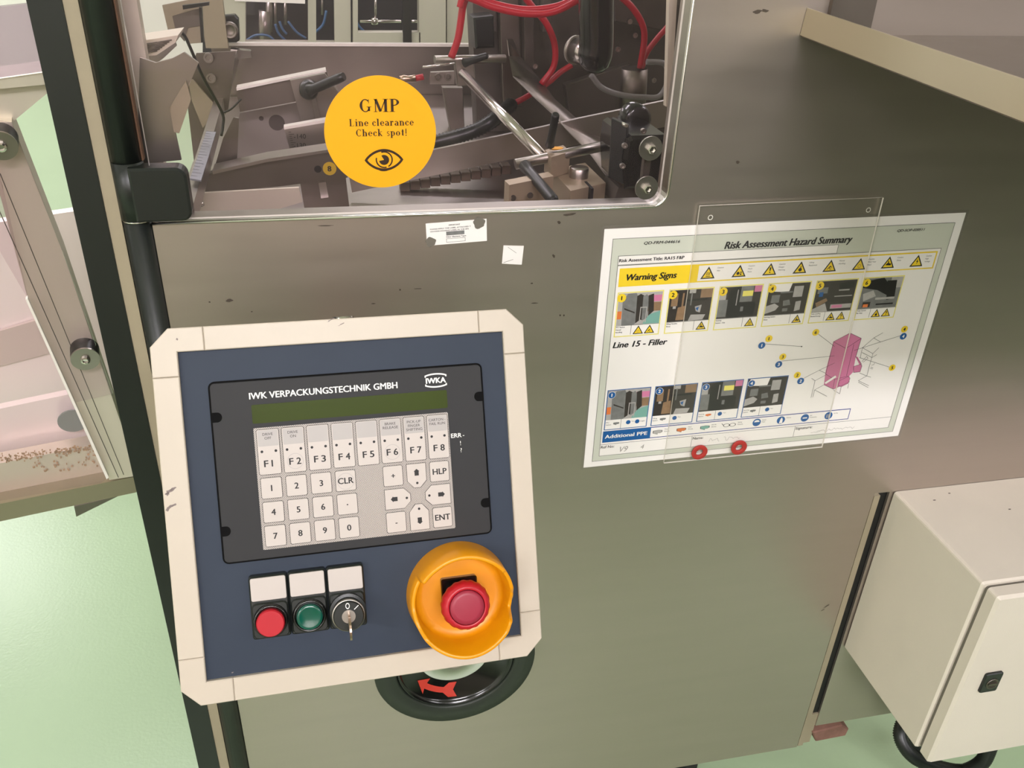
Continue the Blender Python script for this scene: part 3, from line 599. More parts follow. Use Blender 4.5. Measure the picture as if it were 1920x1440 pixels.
# ------------------------------------------------------------------ hand wheel
hx, hz, hy = -.1533, -.5765, -.024
FH = frame((hx, hy, hz+Z0), (1, 0, 0), (0, 0, 1), (0, -1, 0))
hw = thing('handwheel', FH, 'black round handwheel with a red arrow on the front panel below the control box', 'handwheel')
q = MB(); q.lathe([(.1040, -.0238), (.1050, -.002), (.1040, .0), (.0790, .0), (.0775, -.002), (.0765, -.006)], n=72); q.build('wheel_rim', mat('rim_green_black', (36, 42, 34), .5), hw, True)
q = MB(); q.lathe([(.0765, -.006), (.0755, -.0015), (.0738, -.0015), (.0725, -.006), (.070, -.008), (.048, -.0185), (.0455, -.0195)], n=72); q.build('wheel_dish', blackg, hw, True)
q = MB(); q.lathe([(.0465, -.0185), (.0445, -.0185), (.026, -.0195), (.0245, -.0205)], n=56); q.build('hub_plate', mintm, hw, True)
q = MB(); q.lathe([(.0246, -.0204), (.024, -.0225), (0, -.0225)], n=40); q.build('hub_recess', blackg, hw, True)
# arrow lies on the dish cone
q = MB()
def cone(r): return -.008-(.070-r)/(.022)*.0105+.0007
def AR(rA, a): t = math.radians(a); return (rA*math.cos(t), rA*math.sin(t), cone(rA))
ra = .0585
def strip(r0a, r1a, a0, a1, n=10):
    I = [(q.pt(AR(r0a, a0+(a1-a0)*k/n)), q.pt(AR(r1a, a0+(a1-a0)*k/n))) for k in range(n+1)]
    for a, b in zip(I, I[1:]): q.face((a[0], a[1], b[1], b[0]))
strip(ra-.0035, ra+.0035, 226, 256)
q.face([q.pt(AR(*p)) for p in ((ra-.010, 229), (ra, 228), (ra+.0035, 229), (ra+.010, 231), (ra, 213))][::-1])
q.face([q.pt(AR(*p)) for p in ((ra-.0035, 255), (ra+.0035, 255), (ra+.009, 262), (ra+.009, 272), (ra, 268), (ra-.009, 274), (ra-.009, 262))])
q.build('direction_arrow', redarrow, hw, True, label='red curved direction arrow')

# ------------------------------------------------------------------ control panel
def rod(v):
    v = Vector(v); return Matrix.Rotation(v.length, 3, v.normalized())
Q = rod((-0.4609, 0.0063, 0.0295)); o_ = Vector((-0.3924, -0.1885, -0.0133+Z0))
FC = frame(o_, Q.col[0], Q.col[2], -Q.col[1])
cp = thing('control_panel', FC, 'tilted operator control box with cream frame and slate blue face', 'control panel')
mm = .001
q = MB(); q.box((-.012, .262), (-.266, .012), (-.07, -.006)); q.build('housing', cream, cp, True)
q = MB(); q.box((.0, .25), (-.254, 0), (-.006, -.001)); q.build('face_plate', blue, cp, True)
x0, x1, y0, y1, cf = -.0190, .2675, -.2722, .0180, .0135
J = .0196; gp = .00022
def cornerpiece(sx, sy):
    ox, ix = (x0, 0) if sx < 0 else (x1, .25); oy, iy = (y0, -.254) if sy < 0 else (y1, 0)
    jx = J-gp if sx < 0 else .25-J+gp; jy = -J+gp+.001 if sy > 0 else -.254+J-gp
    return [(jx, oy), (ox-sx*cf, oy), (ox, oy-sy*cf), (ox, jy), (ix, jy), (ix, iy), (jx, iy)]
def bezel(poly, name, bevel=.0018):
    q = MB(); q.prism(poly, -.008, .0032, b=bevel*1.2); q.build(name, cream, cp, True)
for sx in (-1, 1):
    for sy in (-1, 1): bezel(cornerpiece(sx, sy), 'frame_corner', .0006)
jt = -J+.001
bezel([(J, 0), (.25-J, 0), (.25-J, y1), (J, y1)], 'frame_side', .0006); bezel([(J, y0), (.25-J, y0), (.25-J, -.254), (J, -.254)], 'frame_side', .0006)
bezel([(x0, -.254+J), (0, -.254+J), (0, jt), (x0, jt)], 'frame_side', .0006); bezel([(.25, -.254+J), (x1, -.254+J), (x1, jt), (.25, jt)], 'frame_side', .0006)
q = MB(); q.tube([(.125, .012, -.03), (.125, .020, -.03)], .009, 6); q.build('top_bolt', steel_br, cp, True)
a_ = FC @ Vector((.125, -.12, -.07)); q = MB(); q.tube([a_, Vector((a_.x, -.004, a_.z+.02))], .03, 24); q.build('mounting_arm', cream, cp)
# keypad unit
kp_out = rrect(.0205, -.1640, .2300, -.0255, .0035, 4)
q = MB(); q.prism(offset(kp_out, -.0013), -.001, .0003, 1); q.prism(kp_out, -.001, .0016, 0, b=.0004)
pitch = mat('pitch_black', (7, 7, 7), .7, spec=.1)
KP = q.build('keypad_unit', [kpdark, pitch], cp, True)
def screwnotch(u, v, s):
    q = MB(); q.prism([(u-s*.0042, v-.0038), (u, v-.0038)]+[(u+s*.0034*math.cos(math.radians(t)), v+.0038*math.sin(math.radians(t))) for t in range(-90, 91, 20)]+[(u-s*.0042, v+.0038)], .0012, .0019); q.build('screw_recess', pitch, KP, True)
for u, v, s in ((.0243, -.0514, 1), (.0236, -.1393, 1), (.2266, -.0514, -1), (.2264, -.1391, -1)): screwnotch(u, v, s)
q = MB(); q.prism(rrect(.0496, -.0585, .2010, -.0440, .001, 2), .0012, .00185, 0); q.build('display', lcd, KP, True, label='dull green unlit display strip')
# dotted field
dm = bpy.data.materials.new('dotted_field'); dm.use_nodes = True; nt = dm.node_tree; N = nt.nodes.new; L = nt.links.new; b = nt.nodes['Principled BSDF']; b.inputs['Roughness'].default_value = .45
tc = N('ShaderNodeTexCoord'); mp = N('ShaderNodeMapping'); mp.inputs['Rotation'].default_value = (0, 0, math.pi/4); mp.inputs['Scale'].default_value = (1/.00098, 1/.00098, 0); L(tc.outputs['Object'], mp.inputs[0])
fr_ = N('ShaderNodeVectorMath'); fr_.operation = 'FRACTION'; L(mp.outputs[0], fr_.inputs[0]); sb = N('ShaderNodeVectorMath'); sb.operation = 'SUBTRACT'; sb.inputs[1].default_value = (.5, .5, 0); L(fr_.outputs[0], sb.inputs[0])
ln = N('ShaderNodeVectorMath'); ln.operation = 'LENGTH'; L(sb.outputs[0], ln.inputs[0]); rp = N('ShaderNodeMath'); rp.operation = 'GREATER_THAN'; rp.inputs[1].default_value = .36; L(ln.outputs['Value'], rp.inputs[0])
mx = N('ShaderNodeMix'); mx.data_type = 'RGBA'; L(rp.outputs[0], mx.inputs[0]); mx.inputs[6].default_value = (*lin((60, 56, 54)), 1); mx.inputs[7].default_value = (*lin((194, 186, 178)), 1); L(mx.outputs[2], b.inputs['Base Color'])
q = MB(); q.prism(rrect(.0497, -.1570, .2007, -.0620, .0008, 2), .0012, .0020); q.build('dotted_field', dm, KP, True)
def key(poly, legend=None, cx=0, cy=0, h=.0042, extra=None, bold=.012, name='key'):
    q = MB(); q.prism(offset(poly, -.00035), .0019, .00208, 2); q.prism(poly, .0019, .0026, 0, b=.0002)
    if legend: q.text(legend, cx, cy-h/2, h, z=.00268, mi=2, bold=bold, align='C')
    if extra: extra(q)
    return q.build(name, [keyw, keyg, ink], KP, True)
pit = .01880
top = {0: ['DRIVE', 'L.`F'], 1: ['DRIVE', 'ON'], 5: ['BRAKE', 'RELEASE'], 6: ['PICK-UP', 'FINGER', 'SHIFTING'], 7: ['CARTON -', 'FAIL RUN']}
top[0][1] = 'OFF'
for i in range(8):
    u = .0517+i*pit
    def ex(q, u=u, i=i):
        q.prism(rrect(u+.0006, -.0765, u+.0158, -.0640, .0008, 2), .0026, .00266, 1)
        for k, t in enumerate(top.get(i, ())):
            w = {'SHIFTING': .0128, 'RELEASE': .012, 'PICK-UP': .0110, 'CARTON -': .0135, 'FAIL RUN': .0125}.get(t); q.text(t, u+.0082, -.0682-k*.0031, .0020, w, z=.0027, mi=2, align='C')
        for dx in (.0030, .0134): q.flat(circ(u+dx, -.0805, .00105, 12), .0027, 2)
        q.text('F', u+.0040, -.0925, .0050, .0030, z=.0027, mi=2, bold=.012); q.text(str(i+1), u+.0096, -.0925, .0050, .0032 if i else None, z=.0027, mi=2, bold=.012)
        if i in (1, 5): q.ring(u+.0085, -.0900, .0062, .0058, .00268, 1)
    key(rrect(u, -.0985, u+.0164, -.0635, .0012, 2), extra=ex, name='function_key')
rows = [(-.1012, -.1172), (-.1200, -.1360), (-.1387, -.1548)]
for r_, leg in enumerate((('1', '2', '3', 'CLR'), ('4', '5', '6', '.'), ('7', '8', '9', '0'))):
    for c_, t in enumerate(leg):
        u = .0520+c_*pit; a, b = rows[r_]
        if t == '.': key(rrect(u, b, u+.0154, a, .0012, 2), '.', u+.0077, -.1262, .0050, name='key')
        else: key(rrect(u, b, u+.0154, a, .0012, 2), t, u+.0077, (a+b)/2, .0046, extra=(lambda q, u=u, a=a, b=b: q.ring(u+.0077, (a+b)/2-.0005, .0066, .0062, .00268, 1)) if t == 'CLR' else None)
for t, u, r_ in (('+', .1457, 0), ('-', .1457, 2), ('HLP', .1831, 0), ('ENT', .1831, 2)):
    a, b = rows[r_]; key(rrect(u, b, u+.0153, a, .0012, 2), t, u+.0077, (a+b)/2, .0046 if len(t) > 1 else .0040)
def arrowkey(poly, cx, cy, dx, dy, dot):
    def ex(q):
        def T(a, b): return (cx+a*dx-b*dy, cy+a*dy+b*dx)
        q.flat([T(.0028, 0), T(.0008, .0024), T(.0008, .0017), T(-.0026, .0017), T(-.0026, -.0017), T(.0008, -.0017), T(.0008, -.0024)], .0027, 2); q.flat(circ(*dot, .001, 12), .0027, 2)
    key(poly, extra=ex, name='arrow_key')
arrowkey([(.1645, -.1012), (.1798, -.1012), (.1798, -.1150), (.1748, -.1205), (.1695, -.1205), (.1645, -.1150)], .1722, -.1082, 0, 1, (.1722, -.1168))
arrowkey([(.1645, -.1550), (.1798, -.1550), (.1798, -.1400), (.1748, -.1340), (.1695, -.1340), (.1645, -.1400)], .1722, -.1475, 0, -1, (.1722, -.1378))
arrowkey([(.1457, -.1200), (.1610, -.1200), (.1660, -.1250), (.1660, -.1310), (.1610, -.1360), (.1457, -.1360)], .1530, -.1280, -1, 0, (.1630, -.1280))
arrowkey([(.1984, -.1200), (.1832, -.1200), (.1782, -.1250), (.1782, -.1310), (.1832, -.1360), (.1984, -.1360)], .1910, -.1280, 1, 0, (.1812, -.1280))
q = MB(); z = .00168
q.text('IWK VERPACKUNGSTECHNIK GMBH', .0487, -.0395, .0048, .1131, z=z, bold=.012)
q.build('lettering', inkw, KP, True); q = MB()
q.text('ERR', .2022, -.0832, .0034, .0085, z=z, bold=.01); q.text('-', .2118, -.0832, .0034, .0012, z=z); q.text('!', .2092, -.0897, .0034, z=z); q.text('?', .2092, -.0955, .0034, z=z)
q.build('status_lettering', inkw, KP, True)
q = MB(); cx, cy = .1928, -.0357
q.text('IWKA', cx, cy-.0021, .0042, .0158, z=z, bold=.02, align='C')
for s in (1, -1):
    I = []
    for k in range(13):
        x = -.0083+.0166*k/12; yb = .0040*math.sqrt(max(0, 1-(x/.0112)**2)); I.append((q.pt((cx+x, cy+s*(yb+.0006), z)), q.pt((cx+x, cy+s*(yb+.0018), z))))
    for a, b in zip(I, I[1:]): q.face((a[0], b[0], b[1], a[1])[::s])
for sx in (-1, 1):
    for s in (1, -1): q.line((cx+sx*.0083, cy+s*.0027), (cx+sx*.0083, cy+s*.0044), .0011, z)
q.build('emblem', inkw, KP, True, label='oval IWKA emblem in white')
q = MB()
for px_, py_, w_, h_ in ((318, 921, 12, 5), (325, 916, 9, 3), (314, 926, 6, 5), (318, 951, 11, 4), (326, 947, 8, 3), (314, 956, 5, 4), (332, 636, 3, 3), (436, 1261, 3, 2), (620, 600, 12, 1.4), (640, 608, 10, 1.2)):
    u, v = loc(FC, px_, py_, .0033); k = .00045
    q.flat([(u+w_*k*(.5+.18*math.sin(5*t+px_))*math.cos(t)-h_*k*.3*math.sin(t), v+h_*k*(.5+.2*math.cos(4*t+py_))*math.sin(t)+w_*k*.25*math.cos(t)) for t in [i*math.pi/9 for i in range(18)]], .00325)
tag(q.build('frame_smudge', mat('smudge_grey', (128, 116, 112), .7), cp, True), kind='stuff')
# push button modules
for i, nm in enumerate(('stop_button_module', 'start_button_module', 'key_switch_module')):
    u = .0370+i*.0293; q = MB(); q.prism(rrect(u, -.2255, u+.0288, -.1760, .0022, 3), -.001, .0065, b=.001)
    q.prism(rrect(u+.0008, -.2248, u+.0280, -.1968, .004, 3), .0065, .0085, b=.001)
    mdl = q.build(nm, blackp, cp, True)
    q = MB(); q.prism(rrect(u+.0012, -.1952, u+.0276, -.1772, .0014, 3), .0065, .0074, b=.0003); q.build('label_plate', keyw, mdl, True)
    c_ = (u+.0144, -.2108)
    if i < 2:
        q = MB(); q.lathe([(.0132, .0085), (.0128, .0115), (.0112, .0122), (.0105, .0100)], c_, 32); q.build('button_collar', blackg, mdl, True)
        q = MB()
        if i == 0: q.lathe([(.0100, .0085), (.0106, .0160), (.0098, .0172), (0, .0172)], c_, 36, smooth=False)
        else: q.lathe([(.0096, .0085), (.0100, .0138), (.0092, .0150), (.0075, .0146), (.004, .0140), (0, .0138)], c_, 36)
        q.build('button_cap', redp if i == 0 else greenp, mdl, True, label='flat red push cap' if i == 0 else 'dark green push cap')
    else:
        q = MB(); q.lathe([(.0142, .0085), (.0140, .0120), (.0118, .0126), (.0118, .0230), (.0110, .0242), (0, .0242)], c_, 36, smooth=False); q.build('lock_barrel', blackp, mdl, True)
        q = MB(); q.lathe([(.0126, .0205), (.0126, .0222), (.0118, .0222)], c_, 36); q.build('barrel_ring', steel, mdl, True)
        q = MB(); q.lathe([(.0052, .0242), (.0052, .0250), (0, .0250)], c_, 28, smooth=False); q.build('lock_face', steel, mdl, True)
        q = MB(); q.prism(rrect(c_[0]-.0006, c_[1]-.0125, c_[0]+.0010, c_[1]+.0035, .0004, 1), .0250, .0320); q.M = frame((c_[0]-.0006, c_[1]-.0050, .0385), (0, 1, 0), (0, 0, 1), (1, 0, 0)); q.prism(circ(0, 0, .0085, 20), 0, .0016); q.build('key', brass, mdl, True, label='small nickel key in the lock')
        q = MB(); q.ring(c_[0]-.0003, c_[1]+.0082, .0016, .0011, .0243, sy=1.5); q.line((c_[0]+.0045, c_[1]+.0048), (c_[0]+.0080, c_[1]+.0078), .0006, .0243); q.build('dial_marks', inkw, mdl, True)
# emergency stop
ec = (.2000, -.2115)
q = MB(); n = 180
def hgt(a):
    a %= 360
    K = [(0, .022), (12, .028), (34, .031), (37, .0385), (60, .041), (120, .041), (145, .0385), (148, .0235), (180, .0225), (200, .028), (216, .036), (270, .040), (320, .0375), (332, .034), (344, .0175), (350, .018), (360, .022)]
    for (a0, h0), (a1, h1) in zip(K, K[1:]):
        if a0 <= a <= a1: t = (a-a0)/(a1-a0); t = t*t*(3-2*t); return h0+(h1-h0)*t
def rad(a):
    a %= 360
    return .0415
I = []
for k in range(n):
    a = 360*k/n; t = math.radians(a); h = hgt(a); c, s = math.cos(t), math.sin(t)
    ro = rad(a); pr = [(ro+.0012, -.001), (ro+.0004, h*.5), (ro-.0004, h-.0006), (ro-.0010, h), (ro-.0028, h), (ro-.0034, h-.0006), (ro-.0045, .006), (ro-.0070, .0025), (.030, .002)]
    I.append([q.pt((ec[0]+r*c, ec[1]+r*s, w)) for r, w in pr])
for k in range(n):
    a, b = I[k], I[(k+1) % n]
    for j in range(len(a)-1): q.face((a[j], b[j], b[j+1], a[j+1]), 0, True)
q.face([I[k][-1] for k in range(n)])
es = q.build('emergency_stop_guard', yel, cp, True, label='yellow collar with raised hood around the stop button')
q = MB(); q.prism(rrect(ec[0]-.0148, ec[1]-.0148, ec[0]+.0148, ec[1]+.0150, .002, 3), .002, .008, b=.001); q.build('stop_base', blackg, es, True)
q = MB(); q.lathe([(.011, .008), (.011, .026)], ec, 24); q.build('stop_stem', blackp, es, True)
sc_ = lambda j, k: (1+.012*(1 if (k//2) % 2 else -1)) if j in (1, 2, 3) else 1
q = MB(); q.lathe([(.011, .026), (.0178, .0275), (.0195, .031), (.0188, .0355), (.0168, .0390), (.0142, .0398), (.0140, .0392)], ec, 72, scallop=sc_); q.build('stop_rim', redp, es, True, label='scalloped red mushroom rim')
q = MB(); q.lathe([(.0136, .0385), (.0134, .0402), (.010, .0406), (0, .0408)], ec, 48); q.build('stop_cap', redm, es, True, label='pinkish red inset cap disc')
for ang in (90, 270):
    t = math.radians(ang); q = MB(); q.lathe([(.0026, .0), (.0022, -.0012), (0, -.0014)], (0, 0), 12)
    
# ------------------------------------------------------------------ round sticker on the door
FD = frame((-.2215, -.0078, .0985+Z0), (1, 0, 0), (0, 0, 1), (0, -1, 0))
cu, cv = loc(FD, 714, 249.5)
gm = thing('round_clearance_sticker', FD, 'large round yellow GMP line clearance sticker on the clear door', 'sticker')
rr = .0498
q = MB(); q.prism([(cu+x, cv+y) for x, y in circ(0, 0, rr, 96)], .0001, .0005); q.build('sticker_disc', yels, gm, True)
# small serif alphabet: v stem, t thin stem, d diagonal, a arc, h bar, s serif bar
def arc(q, cx, cy, rx, ry, a0, a1, wt, wn, z, n=16):
    I = []
    for k in range(n+1):
        t = math.radians(a0+(a1-a0)*k/n); w = wn+(wt-wn)*abs(math.cos(t))**1.5; c, s = math.cos(t), math.sin(t)
        I.append((q.pt((cx+(rx+w/2)*c, cy+(ry+wn/2)*s, z)), q.pt((cx+(rx-w/2)*c, cy+(ry-wn/2)*s, z))))
    for a, b in zip(I, I[1:]): q.face((a[1], a[0], b[0], b[1]))
ST, TH = .205, .07
def serif(q, ch, x, y, k, z):
    def R(x0, y0, x1, y1): q.rect(x+x0*k, y+y0*k, x+x1*k, y+y1*k, z)
    def D(a, b, w): q.line((x+a[0]*k, y+a[1]*k), (x+b[0]*k, y+b[1]*k), w*k, z)
    def C(cx, cy, rx, ry, a0, a1, wt=ST, wn=TH): arc(q, x+cx*k, y+cy*k, rx*k, ry*k, a0, a1, wt*k, wn*k, z)
    def V(cx, y0, y1, top=1, bot=1, w=ST, sw=.13):
        R(cx-w/2, y0, cx+w/2, y1)
        if bot: R(cx-w/2-sw*.8, y0, cx+w/2+sw*.8, y0+.04)
        if top == 1: R(cx-w/2-sw*.8, y1-.04, cx+w/2+sw*.8, y1)
        if top == 2: R(cx-w/2-sw, y1-.06, cx, y1)
    X = .66
    if ch == 'G': C(.42, .5, .33, .47, 45, 320); R(.62, .08, .77, .42); R(.52, .38, .88, .42); R(.66, .68, .70, .98); return .95
    if ch == 'M': V(.14, 0, 1, 1, 1, .07); V(.92, 0, 1, 1, 1, ST); D((.16, .98), (.52, .04), .2); D((.90, .98), (.52, .04), .07); return 1.12
    if ch == 'P': V(.2, 0, 1); C(.34, .74, .30, .235, -90, 90); R(.2, .95, .36, 1); R(.2, .47, .36, .53); return .78
    if ch == 'L': V(.2, 0, 1); R(.2, 0, .68, .045); R(.64, 0, .68, .24); return .80
    if ch == 'C': C(.42, .5, .33, .47, 45, 315); R(.68, .68, .72, .98); return .82
    if ch == 'i': V(.18, 0, X, 2); C(.16, .88, .045, .045, 0, 360, .09, .09); return .40
    if ch == 'n': V(.16, 0, X, 2); C(.36, .44, .17, .19, 0, 150); R(.455, 0, .455+ST, .45); R(.36, 0, .68, .04); return .74
    if ch == 'r': V(.16, 0, X, 2); C(.36, .42, .17, .21, 60, 150); C(.43, .56, .05, .05, 0, 360, .08, .08); return .56
    if ch == 'h': V(.16, 0, 1, 2); C(.36, .44, .17, .19, 0, 150); R(.455, 0, .455+ST, .45); R(.36, 0, .68, .04); return .74
    if ch == 'l': V(.18, 0, 1, 2); return .40
    if ch == 'k': V(.16, 0, 1, 2); D((.2, .28), (.5, .62), .06); D((.3, .36), (.58, .02), .14); R(.4, .62, .64, X); R(.44, 0, .72, .04); return .74
    if ch == 'e': C(.32, .33, .21, .30, 0, 325); R(.14, .32, .58, .37); return .64
    if ch == 'c': C(.32, .33, .21, .30, 50, 325); C(.46, .5, .045, .045, 0, 360, .08, .08); return .60
    if ch == 'a': C(.28, .46, .17, .17, 0, 160); R(.39, .04, .39+ST, .48); C(.27, .19, .15, .16, 60, 330); R(.50, 0, .64, .05); return .68
    if ch == 'o': C(.32, .33, .21, .30, 0, 360); return .66
    if ch == 'p': V(.16, -.3, X, 2); C(.36, .33, .20, .30, -140, 140); return .70
    if ch == 's': C(.26, .48, .14, .14, 30, 270, .1, .08); C(.26, .18, .15, .15, -150, 90, .1, .08); return .50
    if ch == 't': R(.16, .06, .16+ST, .88); R(.06, .60, .44, X); C(.32, .14, .10, .10, 180, 320, .1, .06); return .46
    if ch == '!': D((.2, .28), (.2, 1), .13); C(.2, .06, .045, .045, 0, 360, .09, .09); return .4
    return .35
def serif_text(q, s, x, y, h, w, z):
    dry = MB(); tot = 0
    for c in s: tot += serif(dry, c, 0, 0, h, z)+.10
    kx = w/(tot*h); base = MB(); cx_ = 0
    for c in s: cx_ += (serif(base, c, cx_, 0, h, z)+.10)*h
    o = len(q.v)
    for v_ in base.v: q.pt((x+v_.x*kx, y+v_.y, z))
    for f in base.f: q.face([i+o for i in f])
q = MB(); z = .0007
for s, xl, xr, yb, h in (('GMP', 675, 752, 210, .0112), ('Line clearance', 655, 777, 236.5, .0063), ('Check spot!', 668, 765, 255.5, .0063)):
    a = loc(FD, xl, yb); b = loc(FD, xr, yb-1.5); serif_text(q, s, a[0], a[1], h, b[0]-a[0], z)
q.build('serif_lettering', mat('sticker_ink', (48, 28, 10), .5), gm, True)
ex, ey = loc(FD, 720, 299.5); q = MB()
def lens(w, h, t):
    I = []
    for k in range(25):
        x = -w+2*w*k/24; I.append((x, h*(1-(x/w)**2)**.85))
    return I
for s in (1, -1):
    A = lens(.0176, .0100, 0); B = lens(.0150, .0078, 0)
    for k in range(24):
        q.face([q.pt((ex+p[0], ey+s*p[1], z)) for p in (A[k], A[k+1], B[k+1], B[k])][::-s])
q.ring(ex+.0002, ey+.0002, .0078, .0066, z, a0=-60, a1=110); q.ring(ex+.0002, ey+.0002, .0078, .0066, z, a0=165, a1=285)
q.flat([(ex, ey)]+[(ex+.0046*math.cos(math.radians(t)), ey+.0046*math.sin(math.radians(t))) for t in range(-170, 121, 10)], z)
q.flat(circ(ex-.0005, ey-.0092, .0042, 16, .0012), z+.00005)
q.build('eye_symbol', bpy.data.materials['sticker_ink'], gm, True, label='dark brown eye symbol')

# ------------------------------------------------------------------ small panel labels
F0 = FP
lb = thing('worn_filter_label', P(-.13, -.0003, -.002), 'worn white printed label with two grey patches below the door', 'label')
c4 = [loc(F0, *p) for p in ((798, 419), (912, 410), (913, 452), (801, 462))]
ux = (Vector(c4[1])-Vector(c4[0])); wL = ux.length; ux.normalize(); FL = frame(P(c4[0][0], -.0002, c4[0][1]), (ux.x, 0, ux.y), (-ux.y, 0, ux.x), (0, -1, 0)); hL = .0228
q = MB(FL); q.prism([(0, 0), (0, -hL), (wL, -hL), (wL, 0)], 0, .0003); q.build('label_paper', paper, lb)
q = MB(FL); z = .0004
for t, x, y, h, w in (('IMPORTANT', .027, -.0040, .0014, .011), ('PLEASE APPLY THE LABEL ATTACHED T', .004, -.0068, .0012, .040), ('OUTSIDE HOUSING LABEL IN THE SPA', .004, -.0092, .0012, .038), ('Filter Element Type', .0195, -.0160, .0014, .0195)):
    q.text(t, x if t != 'IMPORTANT' else .0225, y, h, w, z=z, mi=0, bold=.01)
q.rect(.0195, -.0138, .0375, -.0098, z, 1); q.outline(.0195, -.0208, .0380, -.0172, .0003, z, 0)
q.build('printing', [ink, T_], lb)
q = MB(FL)
for cx_, cy_, r_ in ((.0525, -.0035, .0058), (.0040, -.0190, .0050)): q.flat([(cx_+r_*(1+.12*math.sin(5*t))*math.cos(t), cy_+r_*(1+.15*math.cos(3*t))*math.sin(t)) for t in [k*math.pi/10 for k in range(20)]], .00055, 0)
q.build('torn_patch', mat('torn_patch', (120, 114, 104), .6, .3), lb)
a = [loc(F0, *p) for p in ((944, 460), (982, 461), (978, 496), (941, 494))]
q = MB(F0); q.prism(a[::-1], .0001, .0005); q.line(loc(F0, 952, 463), loc(F0, 968, 474), .0004, .0006, 1); q.line(loc(F0, 944, 492), loc(F0, 962, 486), .0005, .0006, 1)
tag(q.build('blank_sticker', [paper, PN]), 'small blank white square sticker beside the worn label', 'sticker')

# ------------------------------------------------------------------ poster
th = .0064
FQ = frame(P(0, 0, 0), (math.cos(th), 0, math.sin(th)), (-math.sin(th), 0, math.cos(th)), (0, -1, 0))
po = thing('hazard_poster', FQ, 'laminated landscape hazard summary poster with warning photos and a pink machine drawing', 'poster')
def pl(px, py): return loc(FQ, px, py, .0008)
q = MB(); q.prism([(-.0032, -.2995), (.4235, -.2995), (.4235, .0032), (-.0032, .0032)], .0001, .0004); q.build('laminate_sheet', clearf, po, True)
q = MB(); q.rect(0, -.297, .42, 0, .0006); q.rect(0, -.297, .42, 0, .0005); q.build('paper_sheet', paper, po, True)
Z1, Z2, Z3, Z4 = .0008, .0010, .0012, .0014
q = MB(); q.rect(.0100, -.2890, .4095, -.0110, Z1, iG); q.outline(.0100, -.2890, .4095, -.0110, .0004, Z2, iK)
q.rect(.0178, -.2820, .4012, -.0408, Z2, iW); q.outline(.0178, -.2820, .4012, -.0408, .0004, Z3, iK)
tb = pl(1571, 463)[0]
q.rect(.0178, -.0400, tb, -.0300, Z2, iW); q.outline(.0178, -.0400, tb, -.0300, .0004, Z3, iK)
q.line((.0178, -.2660), (.4012, -.2660), .0004, Z3, iK)
for x in (.1333, .2688): q.line((x, -.2660), (x, -.2820), .0004, Z3, iK)
q.build('printed_border', PR, po, True)
q = MB()
IT = .22
q.text('QD-FRM-044616', pl(1208, 452)[0], -.0185, .0030, .0395, z=Z3, mi=iK, bold=.012, italic=IT)
q.text('QD-SOP-020511', pl(1683, 430)[0], -.0185, .0027, .034, z=Z3, mi=iK, bold=.012, italic=IT)
q.build('reference_number', PR, po, True); q = MB()
q.text('Risk Assessment Hazard Summary', .1355, -.0280, .0078, .1500, z=Z3, mi=iK, bold=.018, italic=IT)
q.build('printed_heading', PR, po, True); q = MB()
q.text('Risk Assessment Title: RA15 F&P', .0190, -.0368, .0034, .0720, z=Z3, mi=iK, bold=.016)
q.build('printed_subheading', PR, po, True); q = MB()
q.text('Line 15 - Filler', .0215, -.1380, .0070, .0630, z=Z3, mi=iK, bold=.018, italic=IT)
q.build('printed_line_name', PR, po, True); q = MB()
q.text('Ref No:', .0190, -.2715, .0036, .0165, z=Z3, mi=iK, bold=.004); q.text('Name:', .1345, -.2715, .0036, .0135, z=Z3, mi=iK, bold=.004); q.text('Signature:', .2700, -.2715, .0036, .0225, z=Z3, mi=iK, bold=.004)
q.text('V9', .0430, -.2790, .0075, .010, z=Z3, mi=iPN, italic=.3); q.text('4', .0690, -.2775, .0060, .004, z=Z3, mi=iPN, italic=.2)
q.build('printed_text', PR, po, True)
def scribble(x, y, w, h, n, sd):
    rs = random.Random(sd); pts = [(x+w*k/n, y+h*rs.uniform(-1, 1)*.5) for k in range(n+1)]
    for a, b in zip(pts, pts[1:]): q.line(a, b, .00035, Z3, 0)
q = MB(); scribble(.156, -.2745, .014, .006, 9, 1); scribble(.175, -.2745, .022, .006, 12, 2); scribble(.300, -.2765, .052, .004, 22, 3); scribble(.292, -.2775, .016, .003, 7, 4)
q.build('pencil_writing', PN, po, True)
